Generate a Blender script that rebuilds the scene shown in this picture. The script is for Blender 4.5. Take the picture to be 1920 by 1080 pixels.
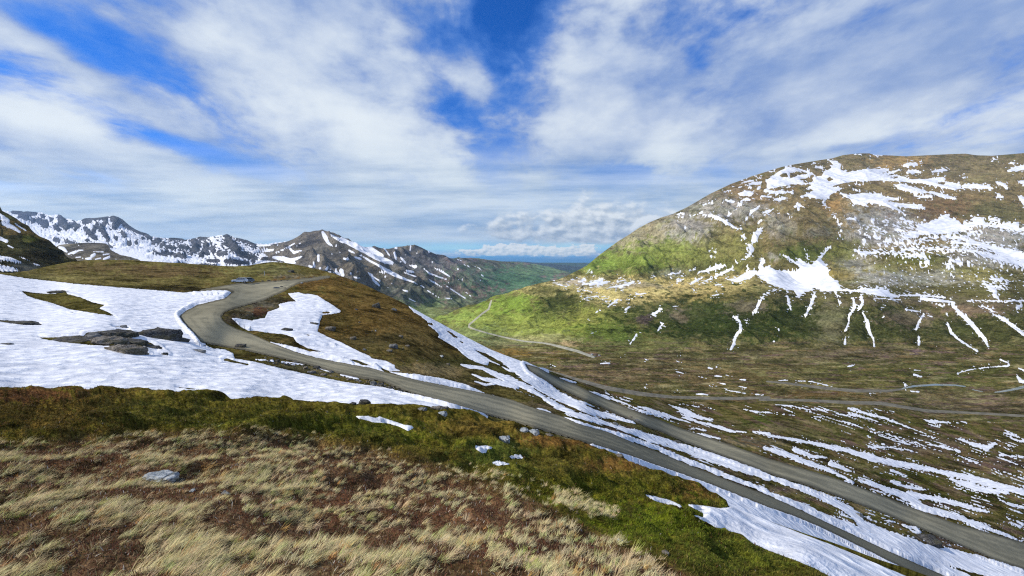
import bpy, bmesh, math, random
import numpy as np
from mathutils import Vector

R = math.radians
rng = np.random.default_rng(7)
random.seed(7)
scene = bpy.context.scene
for o in list(bpy.data.objects):
    bpy.data.objects.remove(o)
COL = scene.collection

# ------------------------------------------------------------------ camera
FPX = 14.0 / 36.0 * 1920.0            # focal length in photograph pixels
HORIZON = 484.0
PITCH = math.atan((540.0 - HORIZON) / FPX)
cam_data = bpy.data.cameras.new('camera')
cam_data.lens = 14.0
cam_data.sensor_width = 36.0
cam_data.clip_start = 0.1
cam_data.clip_end = 120000.0
cam = bpy.data.objects.new('camera', cam_data)
cam.location = (0, 0, 0)
cam.rotation_euler = (R(90) - PITCH, 0, 0)
COL.objects.link(cam)
scene.camera = cam

# ------------------------------------------------------------------ sun, exposure
SUN_EL, SUN_AZ = R(39), R(-99)       # azimuth from +y towards +x: from the left, slightly behind
sun_dir = Vector((math.sin(SUN_AZ) * math.cos(SUN_EL), math.cos(SUN_AZ) * math.cos(SUN_EL), math.sin(SUN_EL)))
sl = bpy.data.lights.new('sun', 'SUN')
sl.energy = 4.5
sl.angle = R(0.8)
sl.color = (1.0, 0.94, 0.84)
so = bpy.data.objects.new('sun', sl)
so.rotation_euler = sun_dir.to_track_quat('Z', 'Y').to_euler()
COL.objects.link(so)
scene.view_settings.view_transform = 'Standard'
scene.view_settings.look = 'None'
scene.view_settings.gamma = 1.0
scene.view_settings.use_curve_mapping = False
scene.view_settings.exposure = 0.0
scene.cycles.use_denoising = False
scene.cycles.filter_width = 1.2
scene.cycles.use_adaptive_sampling = False
scene.cycles.volume_bounces = 1
scene.cycles.max_bounces = 5
scene.cycles.diffuse_bounces = 2

# ------------------------------------------------------------------ node helpers
class S:
    """A node socket with arithmetic."""
    def __init__(self, nt, sock): self.nt, self.s = nt, sock
    def _m(self, op, *a, clamp=False):
        n = self.nt.nodes.new('ShaderNodeMath'); n.operation = op; n.use_clamp = clamp
        for i, x in enumerate((self,) + a):
            if isinstance(x, S): self.nt.links.new(x.s, n.inputs[i])
            else: n.inputs[i].default_value = float(x)
        return S(self.nt, n.outputs[0])
    def __add__(self, o): return self._m('ADD', o)
    __radd__ = __add__
    def __sub__(self, o): return self._m('SUBTRACT', o)
    def __rsub__(self, o): return (self * -1.0) + o
    def __mul__(self, o): return self._m('MULTIPLY', o)
    __rmul__ = __mul__
    def __truediv__(self, o): return self._m('DIVIDE', o)
    def clamp(self): return self._m('ADD', 0.0, clamp=True)
    def exp(self): return self._m('EXPONENT')
    def max(self, o): return self._m('MAXIMUM', o)
    def min(self, o): return self._m('MINIMUM', o)
    def pow(self, o): return self._m('POWER', o)
    def abs(self): return self._m('ABSOLUTE')
    def smooth(self, a, b, lo=0.0, hi=1.0):
        n = self.nt.nodes.new('ShaderNodeMapRange'); n.interpolation_type = 'SMOOTHSTEP'
        self.nt.links.new(self.s, n.inputs[0])
        for k, x in zip((1, 2, 3, 4), (a, b, lo, hi)): n.inputs[k].default_value = x
        return S(self.nt, n.outputs[0])

def vec(nt, x, y, z=0.0):
    n = nt.nodes.new('ShaderNodeCombineXYZ')
    for i, c in enumerate((x, y, z)):
        if isinstance(c, S): nt.links.new(c.s, n.inputs[i])
        else: n.inputs[i].default_value = float(c)
    return S(nt, n.outputs[0])
def sep(nt, v):
    n = nt.nodes.new('ShaderNodeSeparateXYZ'); nt.links.new(v.s, n.inputs[0])
    return [S(nt, n.outputs[i]) for i in range(3)]
def dot(nt, v, c):
    n = nt.nodes.new('ShaderNodeVectorMath'); n.operation = 'DOT_PRODUCT'
    nt.links.new(v.s, n.inputs[0]); n.inputs[1].default_value = c
    return S(nt, n.outputs['Value'])
def vop(nt, op, a, b=None, scale=None):
    n = nt.nodes.new('ShaderNodeVectorMath'); n.operation = op
    nt.links.new(a.s, n.inputs[0])
    if isinstance(b, S): nt.links.new(b.s, n.inputs[1])
    elif b is not None: n.inputs[1].default_value = b
    if scale is not None:
        if isinstance(scale, S): nt.links.new(scale.s, n.inputs['Scale'])
        else: n.inputs['Scale'].default_value = scale
    return S(nt, n.outputs[0])
def noise(nt, v, scale, detail=5.0, rough=0.5, dist=0.0, color=False, lac=2.0):
    n = nt.nodes.new('ShaderNodeTexNoise'); n.noise_dimensions = '3D'
    nt.links.new(v.s, n.inputs['Vector'])
    n.inputs['Scale'].default_value = scale; n.inputs['Detail'].default_value = detail
    n.inputs['Roughness'].default_value = rough; n.inputs['Distortion'].default_value = dist
    n.inputs['Lacunarity'].default_value = lac
    return S(nt, n.outputs['Color' if color else 'Fac'])
def voronoi(nt, v, scale, feature='F1'):
    n = nt.nodes.new('ShaderNodeTexVoronoi'); n.feature = feature
    nt.links.new(v.s, n.inputs['Vector']); n.inputs['Scale'].default_value = scale
    return S(nt, n.outputs['Distance'])
def mixc(nt, f, a, b, mode='MIX'):
    n = nt.nodes.new('ShaderNodeMix'); n.data_type = 'RGBA'; n.blend_type = mode; n.clamp_factor = True
    for i, x in ((0, f), (6, a), (7, b)):
        if isinstance(x, S): nt.links.new(x.s, n.inputs[i])
        elif i == 0: n.inputs[0].default_value = x
        else: n.inputs[i].default_value = (*x, 1.0)
    return S(nt, n.outputs[2])
def cscale(nt, c, f):
    """colour times scalar"""
    return vop(nt, 'SCALE', c, scale=f)

# ------------------------------------------------------------------ pixel <-> place
CP, SP = math.cos(PITCH), math.sin(PITCH)
def ray(u, v):
    """(x/y, z/y) of the sight line through photograph pixel (u, v)."""
    xc = (np.asarray(u, float) - 960.0) / FPX
    zc = (540.0 - np.asarray(v, float)) / FPX
    y = CP + SP * zc
    return xc / y, (-SP + CP * zc) / y
def at(u, v, D):
    a, b = ray(u, v)
    return np.stack([a * D, np.broadcast_to(D, a.shape) * 1.0, b * D], -1)
def unit(u, v):
    a, b = ray(u, v)
    w = Vector((float(a), 1.0, float(b))); w.normalize()
    return w
# ------------------------------------------------------------------ sky: Nishita air with decks of cloud
world = bpy.data.worlds.new('World')
scene.world = world
world.use_nodes = True
nt = world.node_tree
nt.nodes.clear()
tc = nt.nodes.new('ShaderNodeTexCoord')
d = S(nt, tc.outputs['Generated'])
dx, dy, dz = sep(nt, d)
sky = nt.nodes.new('ShaderNodeTexSky')
sky.sky_type = 'NISHITA'
sky.sun_disc = False
sky.sun_elevation = SUN_EL
sky.sun_rotation = SUN_AZ
sky.altitude = 1200
sky.air_density = 1.0
sky.dust_density = 0.3
sky.ozone_density = 3.0
SKY = 0.10
blue = cscale(nt, vop(nt, 'MULTIPLY', S(nt, sky.outputs[0]), (0.06, 0.66, 1.60)), SKY)

def lobe(acc, u, v, ru, rv, ang, w):
    """acc + w * soft elliptic patch on the sky, placed by its direction"""
    c = unit(u, v)
    k = math.cos(math.atan((u - 960) / FPX))
    e1 = c.cross(Vector((0, 0, 1))); e1.normalize()
    e2 = e1.cross(c)
    ca, sa = math.cos(R(ang)), math.sin(R(ang))
    a1, a2 = e1 * ca + e2 * sa, e2 * ca - e1 * sa
    from mathutils import Matrix
    m = Matrix((a1, a2, c)).transposed()
    n = nt.nodes.new('ShaderNodeMapping'); n.vector_type = 'TEXTURE'
    nt.links.new(d.s, n.inputs[0])
    n.inputs['Location'].default_value = c
    n.inputs['Rotation'].default_value = m.to_euler()
    n.inputs['Scale'].default_value = (1.9 * ru / FPX * k, 1.9 * rv / FPX * k, 1.0)
    g = nt.nodes.new('ShaderNodeTexGradient'); g.gradient_type = 'QUADRATIC_SPHERE'
    nt.links.new(n.outputs[0], g.inputs[0])
    a = nt.nodes.new('ShaderNodeMath'); a.operation = 'MULTIPLY_ADD'
    nt.links.new(g.outputs['Fac'], a.inputs[0]); a.inputs[1].default_value = w * 1.6
    if isinstance(acc, S): nt.links.new(acc.s, a.inputs[2])
    else: a.inputs[2].default_value = acc
    return S(nt, a.outputs[0])

iz = dz.max(0.0) + 0.16
deck = vec(nt, dx / iz, dy / iz, 0.0)
w1 = noise(nt, deck, 1.3, 3, 0.5, color=True)
dk = vop(nt, 'ADD', deck, vop(nt, 'SCALE', w1, scale=0.5))
dks = vop(nt, 'MULTIPLY', dk, (1.0, 0.62, 1.0))
nv = noise(nt, dks, 2.1, 5, 0.5)
nf = noise(nt, vop(nt, 'MULTIPLY', d, (1.0, 1.0, 2.0)), 5.5, 8, 0.55)
nw = noise(nt, vop(nt, 'MULTIPLY', dk, (2.2, 1.3, 1.0)), 5.0, 6, 0.6)
cov = (nv - 0.5) * 2.0 + (nf - 0.5) * 3.4 + (nw - 0.5) * 1.3 + 0.74
for L in [
    (965, 10, 85, 75, 0, -1.1), (895, 225, 50, 60, 20, -.5), (1060, 230, 60, 60, 0, .3), (900, 20, 50, 40, 0, -.3), (885, 140, 38, 50, 15, .95),
    (20, 120, 110, 50, -22, -.5), (225, 85, 130, 30, -32, -.5), (360, 180, 120, 22, -34, -.3), (60, 30, 120, 30, -25, -.25),
    (390, 290, 110, 15, -14, -1.1), (150, 130, 200, 16, -28, .45),
    (1175, 325, 75, 24, 4, -1.4), (1400, 25, 90, 30, 8, -.55), (1310, 120, 30, 40, 30, -.35),
    (500, 90, 260, 110, -15, .45), (640, 270, 230, 90, -5, .6),
    (150, 270, 220, 50, -8, .5), (1130, 190, 110, 80, 10, .5), (1560, 150, 380, 130, 4, .85),
    (1240, 280, 55, 30, 0, .9), (30, 352, 130, 10, -2, -.6)]:
    cov = lobe(cov, *L)
veil = cov.smooth(-0.45, 1.35)
nb = noise(nt, vop(nt, 'ADD', dks, (0.13, 0.05, 3.0)), 1.9, 6, 0.55)
lum = 0.31 + (nb - 0.5) * 1.1 + (nf - 0.5) * 1.3 + cov.smooth(.4, 1.8) * .16
for L in [(630, 235, 150, 80, -10, .36), (1650, 255, 330, 30, 4, .42), (60, 215, 150, 40, -8, .20),
          (1250, 285, 45, 26, 0, .35), (1560, 100, 330, 70, 0, -.10),
          (1560, 282, 150, 16, 3, -.35), (1400, 330, 60, 40, 40, -.12), (730, 370, 220, 18, 4, -.14)]:
    lum = lobe(lum, *L)
ccol = mixc(nt, lum.smooth(0.05, 1.05), (0.25, 0.37, 0.66), (0.80, 0.87, 0.93))
edge = mixc(nt, veil.smooth(0.15, 0.9), (0.16, 0.36, 0.84), ccol)
col = mixc(nt, veil, blue, edge)

# layered stratus low over the horizon: (s, t) are slopes of the sight line to the north
iy = dy.max(0.05)
s_ = dx / iy
t_ = dz / iy
front = dy.smooth(0.02, 0.25)
ban = noise(nt, vec(nt, s_ * 1.5, t_ * 15.0, 2.0), 2.2, 7, 0.6)
bmask = t_.smooth(0.02, 0.05) * (1.0 - t_.smooth(0.13, 0.33)) * front
blum = (ban - 0.5) * 3.0 + 0.58 + (nb - .5) * .5
bc = mixc(nt, blum.clamp(), (0.32, 0.46, 0.65), (0.70, 0.80, 0.88))
col = mixc(nt, bmask * 0.88, col, bc)
# clear turquoise gap over the horizon, bluer strip beneath it
gap = ((t_ - 0.026) * (t_ - 0.026) * -5500.0).exp() * front
col = mixc(nt, (gap * (0.75 + (ban - .5) * 2.0)).clamp() * (1.0 - s_.abs().smooth(0.45, 0.9)), col, (0.40, 0.74, 0.92))
low = (1.0 - t_.smooth(-0.006, 0.012)) * front
col = mixc(nt, low, col, (0.08, 0.27, 0.56))

# cumulus: lumpy heaps, bright tops over grey flat bases
def cumulus(col, base, top, lobes, seed, sc, k, flat, sub, soft, dark, lite):
    q = vec(nt, s_, t_ * 1.7, seed)
    n1 = noise(nt, q, sc, 5, 0.5)
    n2 = noise(nt, vop(nt, 'ADD', q, (-0.20 / sc, 0.30 / sc, 0)), sc, 3, 0.5)
    m = (n1 - 0.5) * 3.2 - sub
    for (u, v, ru, rv, w) in lobes: m = lobe(m, u, v, ru, rv, 0, w)
    m = m.smooth(0.0, soft) * (t_ + (n1 - .5) * .012).smooth(base, base + flat) * front
    l = (t_.smooth(base, top) * 0.62 + (n1 - n2) * 4.6 * k + 0.28).clamp()
    cc = mixc(nt, l, dark, lite)
    return mixc(nt, m * 0.86, col, cc)
tt = lambda v: float(ray(960, v)[1])
col = cumulus(col, tt(462), tt(368), [(945, 425, 70, 45, .8), (1075, 405, 80, 48, 1.0), (1200, 408, 100, 40, 1.1), (1100, 442, 210, 30, 1.1)], 1.0, 19.0, .75, 0.014, .72, .9, (0.33, 0.42, 0.55), (0.84, 0.89, 0.93))
col = cumulus(col, tt(481), tt(464), [(930, 476, 110, 12, 1.15), (1040, 473, 110, 13, 1.25), (1100, 466, 20, 22, .8), (1033, 466, 18, 18, .5), (955, 462, 45, 7, 1.3)], 4.0, 50.0, .6, 0.005, .78, .35, (0.42, 0.55, 0.68), (0.90, 0.92, 0.93))
col = mixc(nt, 1.0 - dz.smooth(-0.12, -0.02), col, (0.12, 0.16, 0.18))
bg = nt.nodes.new('ShaderNodeBackground')
nt.links.new(col.s, bg.inputs['Color'])
bg.inputs['Strength'].default_value = 1.0
wo = nt.nodes.new('ShaderNodeOutputWorld')
nt.links.new(bg.outputs[0], wo.inputs['Surface'])
world.cycles.sampling_method = 'MANUAL'
world.cycles.sample_map_resolution = 256
# ------------------------------------------------------------------ numeric noise
_perm = np.random.default_rng(3).permutation(4096)
_grad = np.random.default_rng(4).normal(size=(4096, 2)); _grad /= np.linalg.norm(_grad, axis=1)[:, None]
def perlin(x, y, seed=0):
    xi, yi = np.floor(x).astype(np.int64), np.floor(y).astype(np.int64)
    xf, yf = x - xi, y - yi
    ux, uy = xf * xf * xf * (xf * (xf * 6 - 15) + 10), yf * yf * yf * (yf * (yf * 6 - 15) + 10)
    def g(i, j):
        h = _perm[(_perm[(xi + i + seed * 131) & 4095] + yi + j) & 4095]
        return _grad[h, 0] * (xf - i) + _grad[h, 1] * (yf - j)
    a = g(0, 0) * (1 - ux) + g(1, 0) * ux
    b = g(0, 1) * (1 - ux) + g(1, 1) * ux
    return (a * (1 - uy) + b * uy) * 1.4
H = [None]      # spacing of the surface being built, in metres: relief finer than it can carry is faded out
def _band(x, k, lam):
    if lam is None or H[0] is None: return 1.0
    return sst(lam / 2.03 ** k / H[0], 2.0, 4.5)
def fbm(x, y, octs=4, gain=0.5, seed=0, lam=None):
    s, a, t = 0.0, 1.0, 0.0
    for k in range(octs):
        s = s + a * _band(x, k, lam) * perlin(x * 2.03 ** k + 17.3 * k, y * 2.03 ** k - 9.1 * k, seed + k); t += a; a *= gain
    return s / t
def ridged(x, y, octs=5, gain=0.5, seed=0, lam=None):
    s, a, t, w = 0.0, 1.0, 0.0, 1.0
    for k in range(octs):
        n = 1.0 - np.abs(perlin(x * 2.07 ** k + 5.7 * k, y * 2.07 ** k + 3.1 * k, seed + k)) * 1.6
        n = np.clip(n, 0, 1) ** 2
        b_ = _band(x, k, lam); s = s + a * (n * w * b_ + .4 * (1 - b_)); w = np.clip(n * 1.6, 0, 1); t += a; a *= gain
    return s / t
def sst(x, a, b):
    t = np.clip((x - a) / (b - a), 0, 1); return t * t * (3 - 2 * t)

# ------------------------------------------------------------------ traced outlines
def T(ox, oy, k, pts):
    """tracing made on an enlargement: origin and magnification"""
    return [(ox + p[0] / k, oy + p[1] / k) + ((p[2] / k,) if len(p) > 2 else ()) for p in pts]
def poly_sdf(U, V, pts):
    """positive inside, in pixels"""
    p = np.array(pts, float)[:, :2]
    out = np.full(U.shape, -60.0)
    m = (U > p[:, 0].min() - 30) & (U < p[:, 0].max() + 30) & (V > p[:, 1].min() - 30) & (V < p[:, 1].max() + 30)
    u, v = U[m], V[m]
    if not len(u): return out
    d2 = np.full(u.shape, 1e9); ins = np.zeros(u.shape, bool)
    for (x0, y0), (x1, y1) in zip(p, np.roll(p, -1, 0)):
        ex, ey = x1 - x0, y1 - y0
        t = np.clip(((u - x0) * ex + (v - y0) * ey) / (ex * ex + ey * ey + 1e-9), 0, 1)
        d2 = np.minimum(d2, (u - x0 - ex * t) ** 2 + (v - y0 - ey * t) ** 2)
        c = ((y0 > v) != (y1 > v)) & (u < (x1 - x0) * (v - y0) / ((y1 - y0) if y1 != y0 else 1e-9) + x0)
        ins ^= c
    out[m] = np.where(ins, 1, -1) * np.sqrt(d2)
    return out
def stroke_sdf(U, V, pts):
    out = np.full(U.shape, -60.0)
    P = [p for p in pts]
    if len(P) == 1: P = P * 2
    for a, b in zip(P[:-1], P[1:]):
        r = max(a[2], b[2]) + 14
        m = (U > min(a[0], b[0]) - r) & (U < max(a[0], b[0]) + r) & (V > min(a[1], b[1]) - r) & (V < max(a[1], b[1]) + r)
        if not m.any(): continue
        u, v = U[m], V[m]
        ex, ey = b[0] - a[0], b[1] - a[1]
        t = np.clip(((u - a[0]) * ex + (v - a[1]) * ey) / (ex * ex + ey * ey + 1e-9), 0, 1)
        dd = np.hypot(u - a[0] - ex * t, v - a[1] - ey * t)
        out[m] = np.maximum(out[m], a[2] + (b[2] - a[2]) * t - dd)
    return out

# ------------------------------------------------------------------ surfaces
def tps(ctrl, U, V):
    c = np.array(ctrl, float)
    X = c[:, :2] / 500.0; y = np.log(c[:, 2]); n = len(c)
    def k(r2): return 0.5 * r2 * np.log(r2 + 1e-12)
    A = np.zeros((n + 3, n + 3))
    A[:n, :n] = k(((X[:, None] - X[None]) ** 2).sum(-1)) + np.eye(n) * 1e-3
    A[:n, n] = 1; A[:n, n + 1:] = X; A[n:, :n] = A[:n, n:].T
    w = np.linalg.solve(A, np.concatenate([y, [0, 0, 0]]))
    u, v = U / 500.0, V / 500.0
    o = w[n] + w[n + 1] * u + w[n + 2] * v
    for i in range(n): o = o + w[i] * k((u - X[i, 0]) ** 2 + (v - X[i, 1]) ** 2)
    return np.exp(o)

def mesh_obj(name, verts, faces, mat=None, parent=None, smooth=True, kind=None, attrs=None):
    """verts (n,3), faces (m,k) int array of equal sided faces"""
    me = bpy.data.meshes.new(name)
    verts = np.ascontiguousarray(verts, np.float32); faces = np.ascontiguousarray(faces, np.int32)
    me.vertices.add(len(verts)); me.vertices.foreach_set('co', verts.ravel())
    k = faces.shape[1]
    me.loops.add(faces.size); me.loops.foreach_set('vertex_index', faces.ravel())
    me.polygons.add(len(faces))
    me.polygons.foreach_set('loop_start', np.arange(0, faces.size, k, dtype=np.int32))
    me.update(calc_edges=True)
    if smooth: me.polygons.foreach_set('use_smooth', np.ones(len(faces), bool))
    for an, av in (attrs or {}).items():
        av = np.asarray(av, np.float32)
        if av.ndim == 2:
            a = me.attributes.new(an, 'FLOAT_COLOR', 'POINT')
            a.data.foreach_set('color', np.concatenate([av, np.ones((len(av), 1), np.float32)], 1).ravel())
        else:
            a = me.attributes.new(an, 'FLOAT', 'POINT'); a.data.foreach_set('value', av)
    if mat: me.materials.append(mat)
    o = bpy.data.objects.new(name, me); COL.objects.link(o)
    if parent: o.parent = parent
    if kind: o['kind'] = kind
    return o
def tag(o, label, cat, group=None):
    o['label'] = label; o['category'] = cat
    if group: o['group'] = group
    return o

def pix(P):
    x, y, z = P[..., 0], P[..., 1], P[..., 2]
    f = y * CP - z * SP; h = y * SP + z * CP
    return 960.0 + FPX * x / f, 540.0 - FPX * h / f
DEBUG = False
name_of = lambda c: c[0]
class Layer: pass
def layer(u0, u1, du, top, bot, dv, ctrl, back=((.02, .01), (.06, .03), (.15, .09), (.35, .25)), mono=True):
    L = Layer()
    us = np.arange(u0, u1 + du, du, dtype=float)
    tp = np.interp(us, *zip(*top)); bt = np.interp(us, *zip(*bot))
    nr = int(np.ceil((bt - tp).max() / dv)) + 1
    t = np.linspace(0, 1, nr)[:, None]
    L.V = tp[None] + (bt - tp)[None] * t
    L.U = np.broadcast_to(us[None], L.V.shape).copy()
    L.D = tps(ctrl, L.U, L.V)
    if mono:                                   # the slope may not fold towards the viewer
        Dm = L.D[::-1].copy()
        for j in range(1, nr): Dm[j] = np.maximum(Dm[j], Dm[j - 1] * 1.0004)
        bad = np.abs(Dm[::-1] / L.D - 1) > .003
        if DEBUG: print('FOLD', name_of(ctrl), round(float(bad.mean()), 3), [(int(L.U[i, j]), int(L.V[i, j])) for i, j in np.argwhere(bad)[::max(1, int(bad.sum() / 25))]])
        L.D = Dm[::-1]
    L.P = at(L.U, L.V, L.D)
    L.nback = len(back); L.back = back
    dr = np.linalg.norm(np.diff(L.P, axis=0), axis=-1); dc = np.linalg.norm(np.diff(L.P, axis=1), axis=-1)
    H[0] = np.maximum(np.concatenate([dr, dr[-1:]], 0), np.concatenate([dc, dc[:, -1:]], 1))
    return L
def finish(L, dz):
    """apply relief and add the far side behind the crest"""
    L.P = L.P.copy(); L.P[..., 2] += dz
    rows = []
    for b, c in L.back[::-1]:
        q = L.P[0].copy(); q[:, :2] *= 1 + b; q[:, 2] -= c * L.D[0]; rows.append(q)
    L.G = np.concatenate([np.array(rows), L.P], 0) if rows else L.P
    L.U0, L.V0 = L.U, L.V
    L.U, L.V = pix(L.P)          # traced marks lie where the finished relief really is
    return L
def grid_faces(nr, nc):
    i = np.arange((nr - 1) * nc).reshape(nr - 1, nc)[:, :-1].ravel()
    return np.stack([i, i + nc, i + nc + 1, i + 1], 1)
def ground_obj(L, name, mat, colr, kind='structure', extra=None):
    nb = L.nback
    pad = lambda a: np.concatenate([np.repeat(a[:1], nb, 0), a], 0)
    at_ = {'tint': pad(colr).reshape(-1, 3)}
    for k, v in (extra or {}).items(): at_[k] = pad(v).ravel()
    return mesh_obj(name, L.G.reshape(-1, 3), grid_faces(*L.G.shape[:2]), mat, kind=kind, attrs=at_)
SCRAPS = []
def cover_obj(L, name, mat, mask, off, sel=None, kind=None, extra=None, whole=False, scraps=False):
    """a skin over the ground where mask > 0 (snow, gravel): off = height over the ground"""
    nr, nc = L.U.shape
    F = grid_faces(nr, nc)
    m = mask.ravel()[F]
    keep = m.max(1) > 0
    if sel is not None: keep &= sel.ravel()[F[:, 0]]
    F = F[keep]
    if not len(F): return None
    if whole:                                  # one thing is one piece: loose scraps go to the scattered snow
        lab = np.arange(nr * nc)
        while True:
            mn = lab[F].min(1); new = lab.copy(); np.minimum.at(new, F.ravel(), np.repeat(mn, 4))
            new = new[new]
            if (new == lab).all(): break
            lab = new
        fl = lab[F[:, 0]]; vals, cnt = np.unique(fl, return_counts=True)
        g = fl == vals[cnt.argmax()]
        SCRAPS.append(F[~g]); F = F[g]
    if scraps and SCRAPS:
        F = np.concatenate([F] + SCRAPS); SCRAPS.clear()
    P = L.P.copy(); P[..., 2] += off
    P = P.reshape(-1, 3)
    idx, inv = np.unique(F.ravel(), return_inverse=True)
    return mesh_obj(name, P[idx], inv.reshape(-1, 4), mat, kind=kind, attrs={k: v.reshape((len(P),) + v.shape[2:])[idx] for k, v in (extra or {}).items()})
def spot(L, u, v):
    """place on the finished surface at a pixel"""
    i0, j0 = np.unravel_index(int(np.argmin((L.U - u) ** 2 + (L.V - v) ** 2)), L.U.shape)
    return Vector(L.P[i0, j0]), float(L.D[i0, j0])
def paint(U, V, base, blobs, warp=14.0, seed=5, grain=.8):
    wu = U + warp * fbm(U / 60, V / 45, 4, .6, seed); wv = V + warp * .6 * fbm(U / 60, V / 45, 4, .6, seed + 20)
    fn = fbm(U / 18, V / 8, 5, .72, seed + 40)
    c = np.empty(U.shape + (3,)); c[:] = base
    for (u, v, ru, rv, rgb, w) in blobs:
        g = np.exp(-(((wu - u) / ru) ** 2 + ((wv - v) / rv) ** 2) * .8)
        g = w * (.2 * g + .8 * sst(g + fn * 1.5 * (g > .02), .30, .58))
        c = c * (1 - g[..., None]) + np.array(rgb) * g[..., None]
    k = 1 + grain * (fbm(U / 7, V / 3.2, 4, .8, seed + 60) * 1.3 + fbm(U / 40, V / 14, 3, .6, seed + 70) * .6)
    return c * np.clip(k, .35, 1.9)[..., None]

# ------------------------------------------------------------------ materials
def new_mat(name, rough=1.0, spec=0.0):
    m = bpy.data.materials.new(name); m.use_nodes = True
    nt = m.node_tree; b = nt.nodes['Principled BSDF']
    b.inputs['Roughness'].default_value = rough; b.inputs['Specular IOR Level'].default_value = spec
    return m, nt, b
def attr(nt, name, out='Color'):
    n = nt.nodes.new('ShaderNodeAttribute'); n.attribute_name = name
    return S(nt, n.outputs[out])
def pos(nt):
    n = nt.nodes.new('ShaderNodeNewGeometry'); return S(nt, n.outputs['Position'])
def bump(nt, b, h, dist, strength=1.0):
    n = nt.nodes.new('ShaderNodeBump'); n.inputs['Strength'].default_value = strength
    n.inputs['Distance'].default_value = dist
    nt.links.new(h.s, n.inputs['Height']); nt.links.new(n.outputs[0], b.inputs['Normal'])
def ground_mat(name, lam, contrast=1.0, straw=(0.22, 0.16, 0.06), straw_amt=0.5, dark=(0.02, 0.022, 0.008), dark_amt=0.6, bumpd=0.1, hue=0.5, stretch=(1, 1, 1), green=(0.07, 0.10, 0.012)):
    """lam: wavelength in metres of the broadest mottling"""
    m, nt, b = new_mat(name)
    p = vop(nt, 'MULTIPLY', pos(nt), stretch)
    c = attr(nt, 'tint')
    n1 = noise(nt, p, 1.0 / lam, 9, 0.62)
    n2 = noise(nt, vop(nt, 'ADD', p, (31.0 * lam, 7.0, 3.0)), 4.3 / lam, 8, 0.68)
    n3 = noise(nt, vop(nt, 'ADD', p, (3.0, 57.0 * lam, 3.0)), 0.6 / lam, 6, 0.6)
    c = mixc(nt, n3.smooth(0.42, 0.72, 0, hue), c, vop(nt, 'MULTIPLY', c, (0.75, 1.18, 0.7)))
    c = mixc(nt, n2.smooth(0.50, 0.72, 0, straw_amt), c, straw)
    c = mixc(nt, (1.0 - n1).smooth(0.5, 0.68, 0, dark_amt), c, dark)
    n4 = noise(nt, vop(nt, 'ADD', p, (3.0, 5.0, 9.0 * lam)), 17.0 / lam, 6, 0.7)
    f = ((n2 - 0.5) * 2.6 * contrast + (n1 - 0.5) * 1.6 * contrast + (n4 - 0.5) * 3.8 * contrast + 1.12).max(0.22).min(2.6)
    c = cscale(nt, c, f)
    nt.links.new(c.s, b.inputs['Base Color'])
    bump(nt, b, n1 * 0.7 + n2 * 0.6 + n4 * 0.3, bumpd)
    return m
def snow_mat(name, lam, bumpd, dirt=0.35, stretch=(1, 1, 1)):
    m, nt, b = new_mat(name, 0.75, 0.15)
    p = vop(nt, 'MULTIPLY', pos(nt), stretch)
    cup = voronoi(nt, vop(nt, 'ADD', p, vop(nt, 'SCALE', noise(nt, p, 1.2 / lam, 3, .5, color=True), scale=lam * .8)), 1.0 / lam, 'SMOOTH_F1')
    n = noise(nt, p, 0.5 / lam, 7, 0.6)
    nd = noise(nt, p, 0.05 / lam, 8, 0.65)
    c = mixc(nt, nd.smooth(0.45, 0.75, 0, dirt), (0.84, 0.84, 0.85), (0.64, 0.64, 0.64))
    c = mixc(nt, cup.smooth(0.25, 0.65, 0.0, 0.8), c, (0.60, 0.61, 0.64))  # dimple hollows coloured darker, adding painted shade to the bump
    nt.links.new(c.s, b.inputs['Base Color'])
    bump(nt, b, cup * -1.0 + n * 1.2, bumpd, 0.8)
    return m
# ------------------------------------------------------------------ traced shapes
C1, C2, C3, C4, C5, C6, C7, C8 = (0, 360, 4), (480, 360, 4), (960, 360, 4), (1440, 260, 4), (1440, 530, 4), (960, 560, 4), (0, 560, 4), (480, 560, 4)
B3, B4, E5, W8, F8, K8 = (960, 810, 4), (1440, 810, 4), (640, 740, 4.571), (1160, 260, 4.8), (400, 490, 8), (0, 380, 8)

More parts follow.
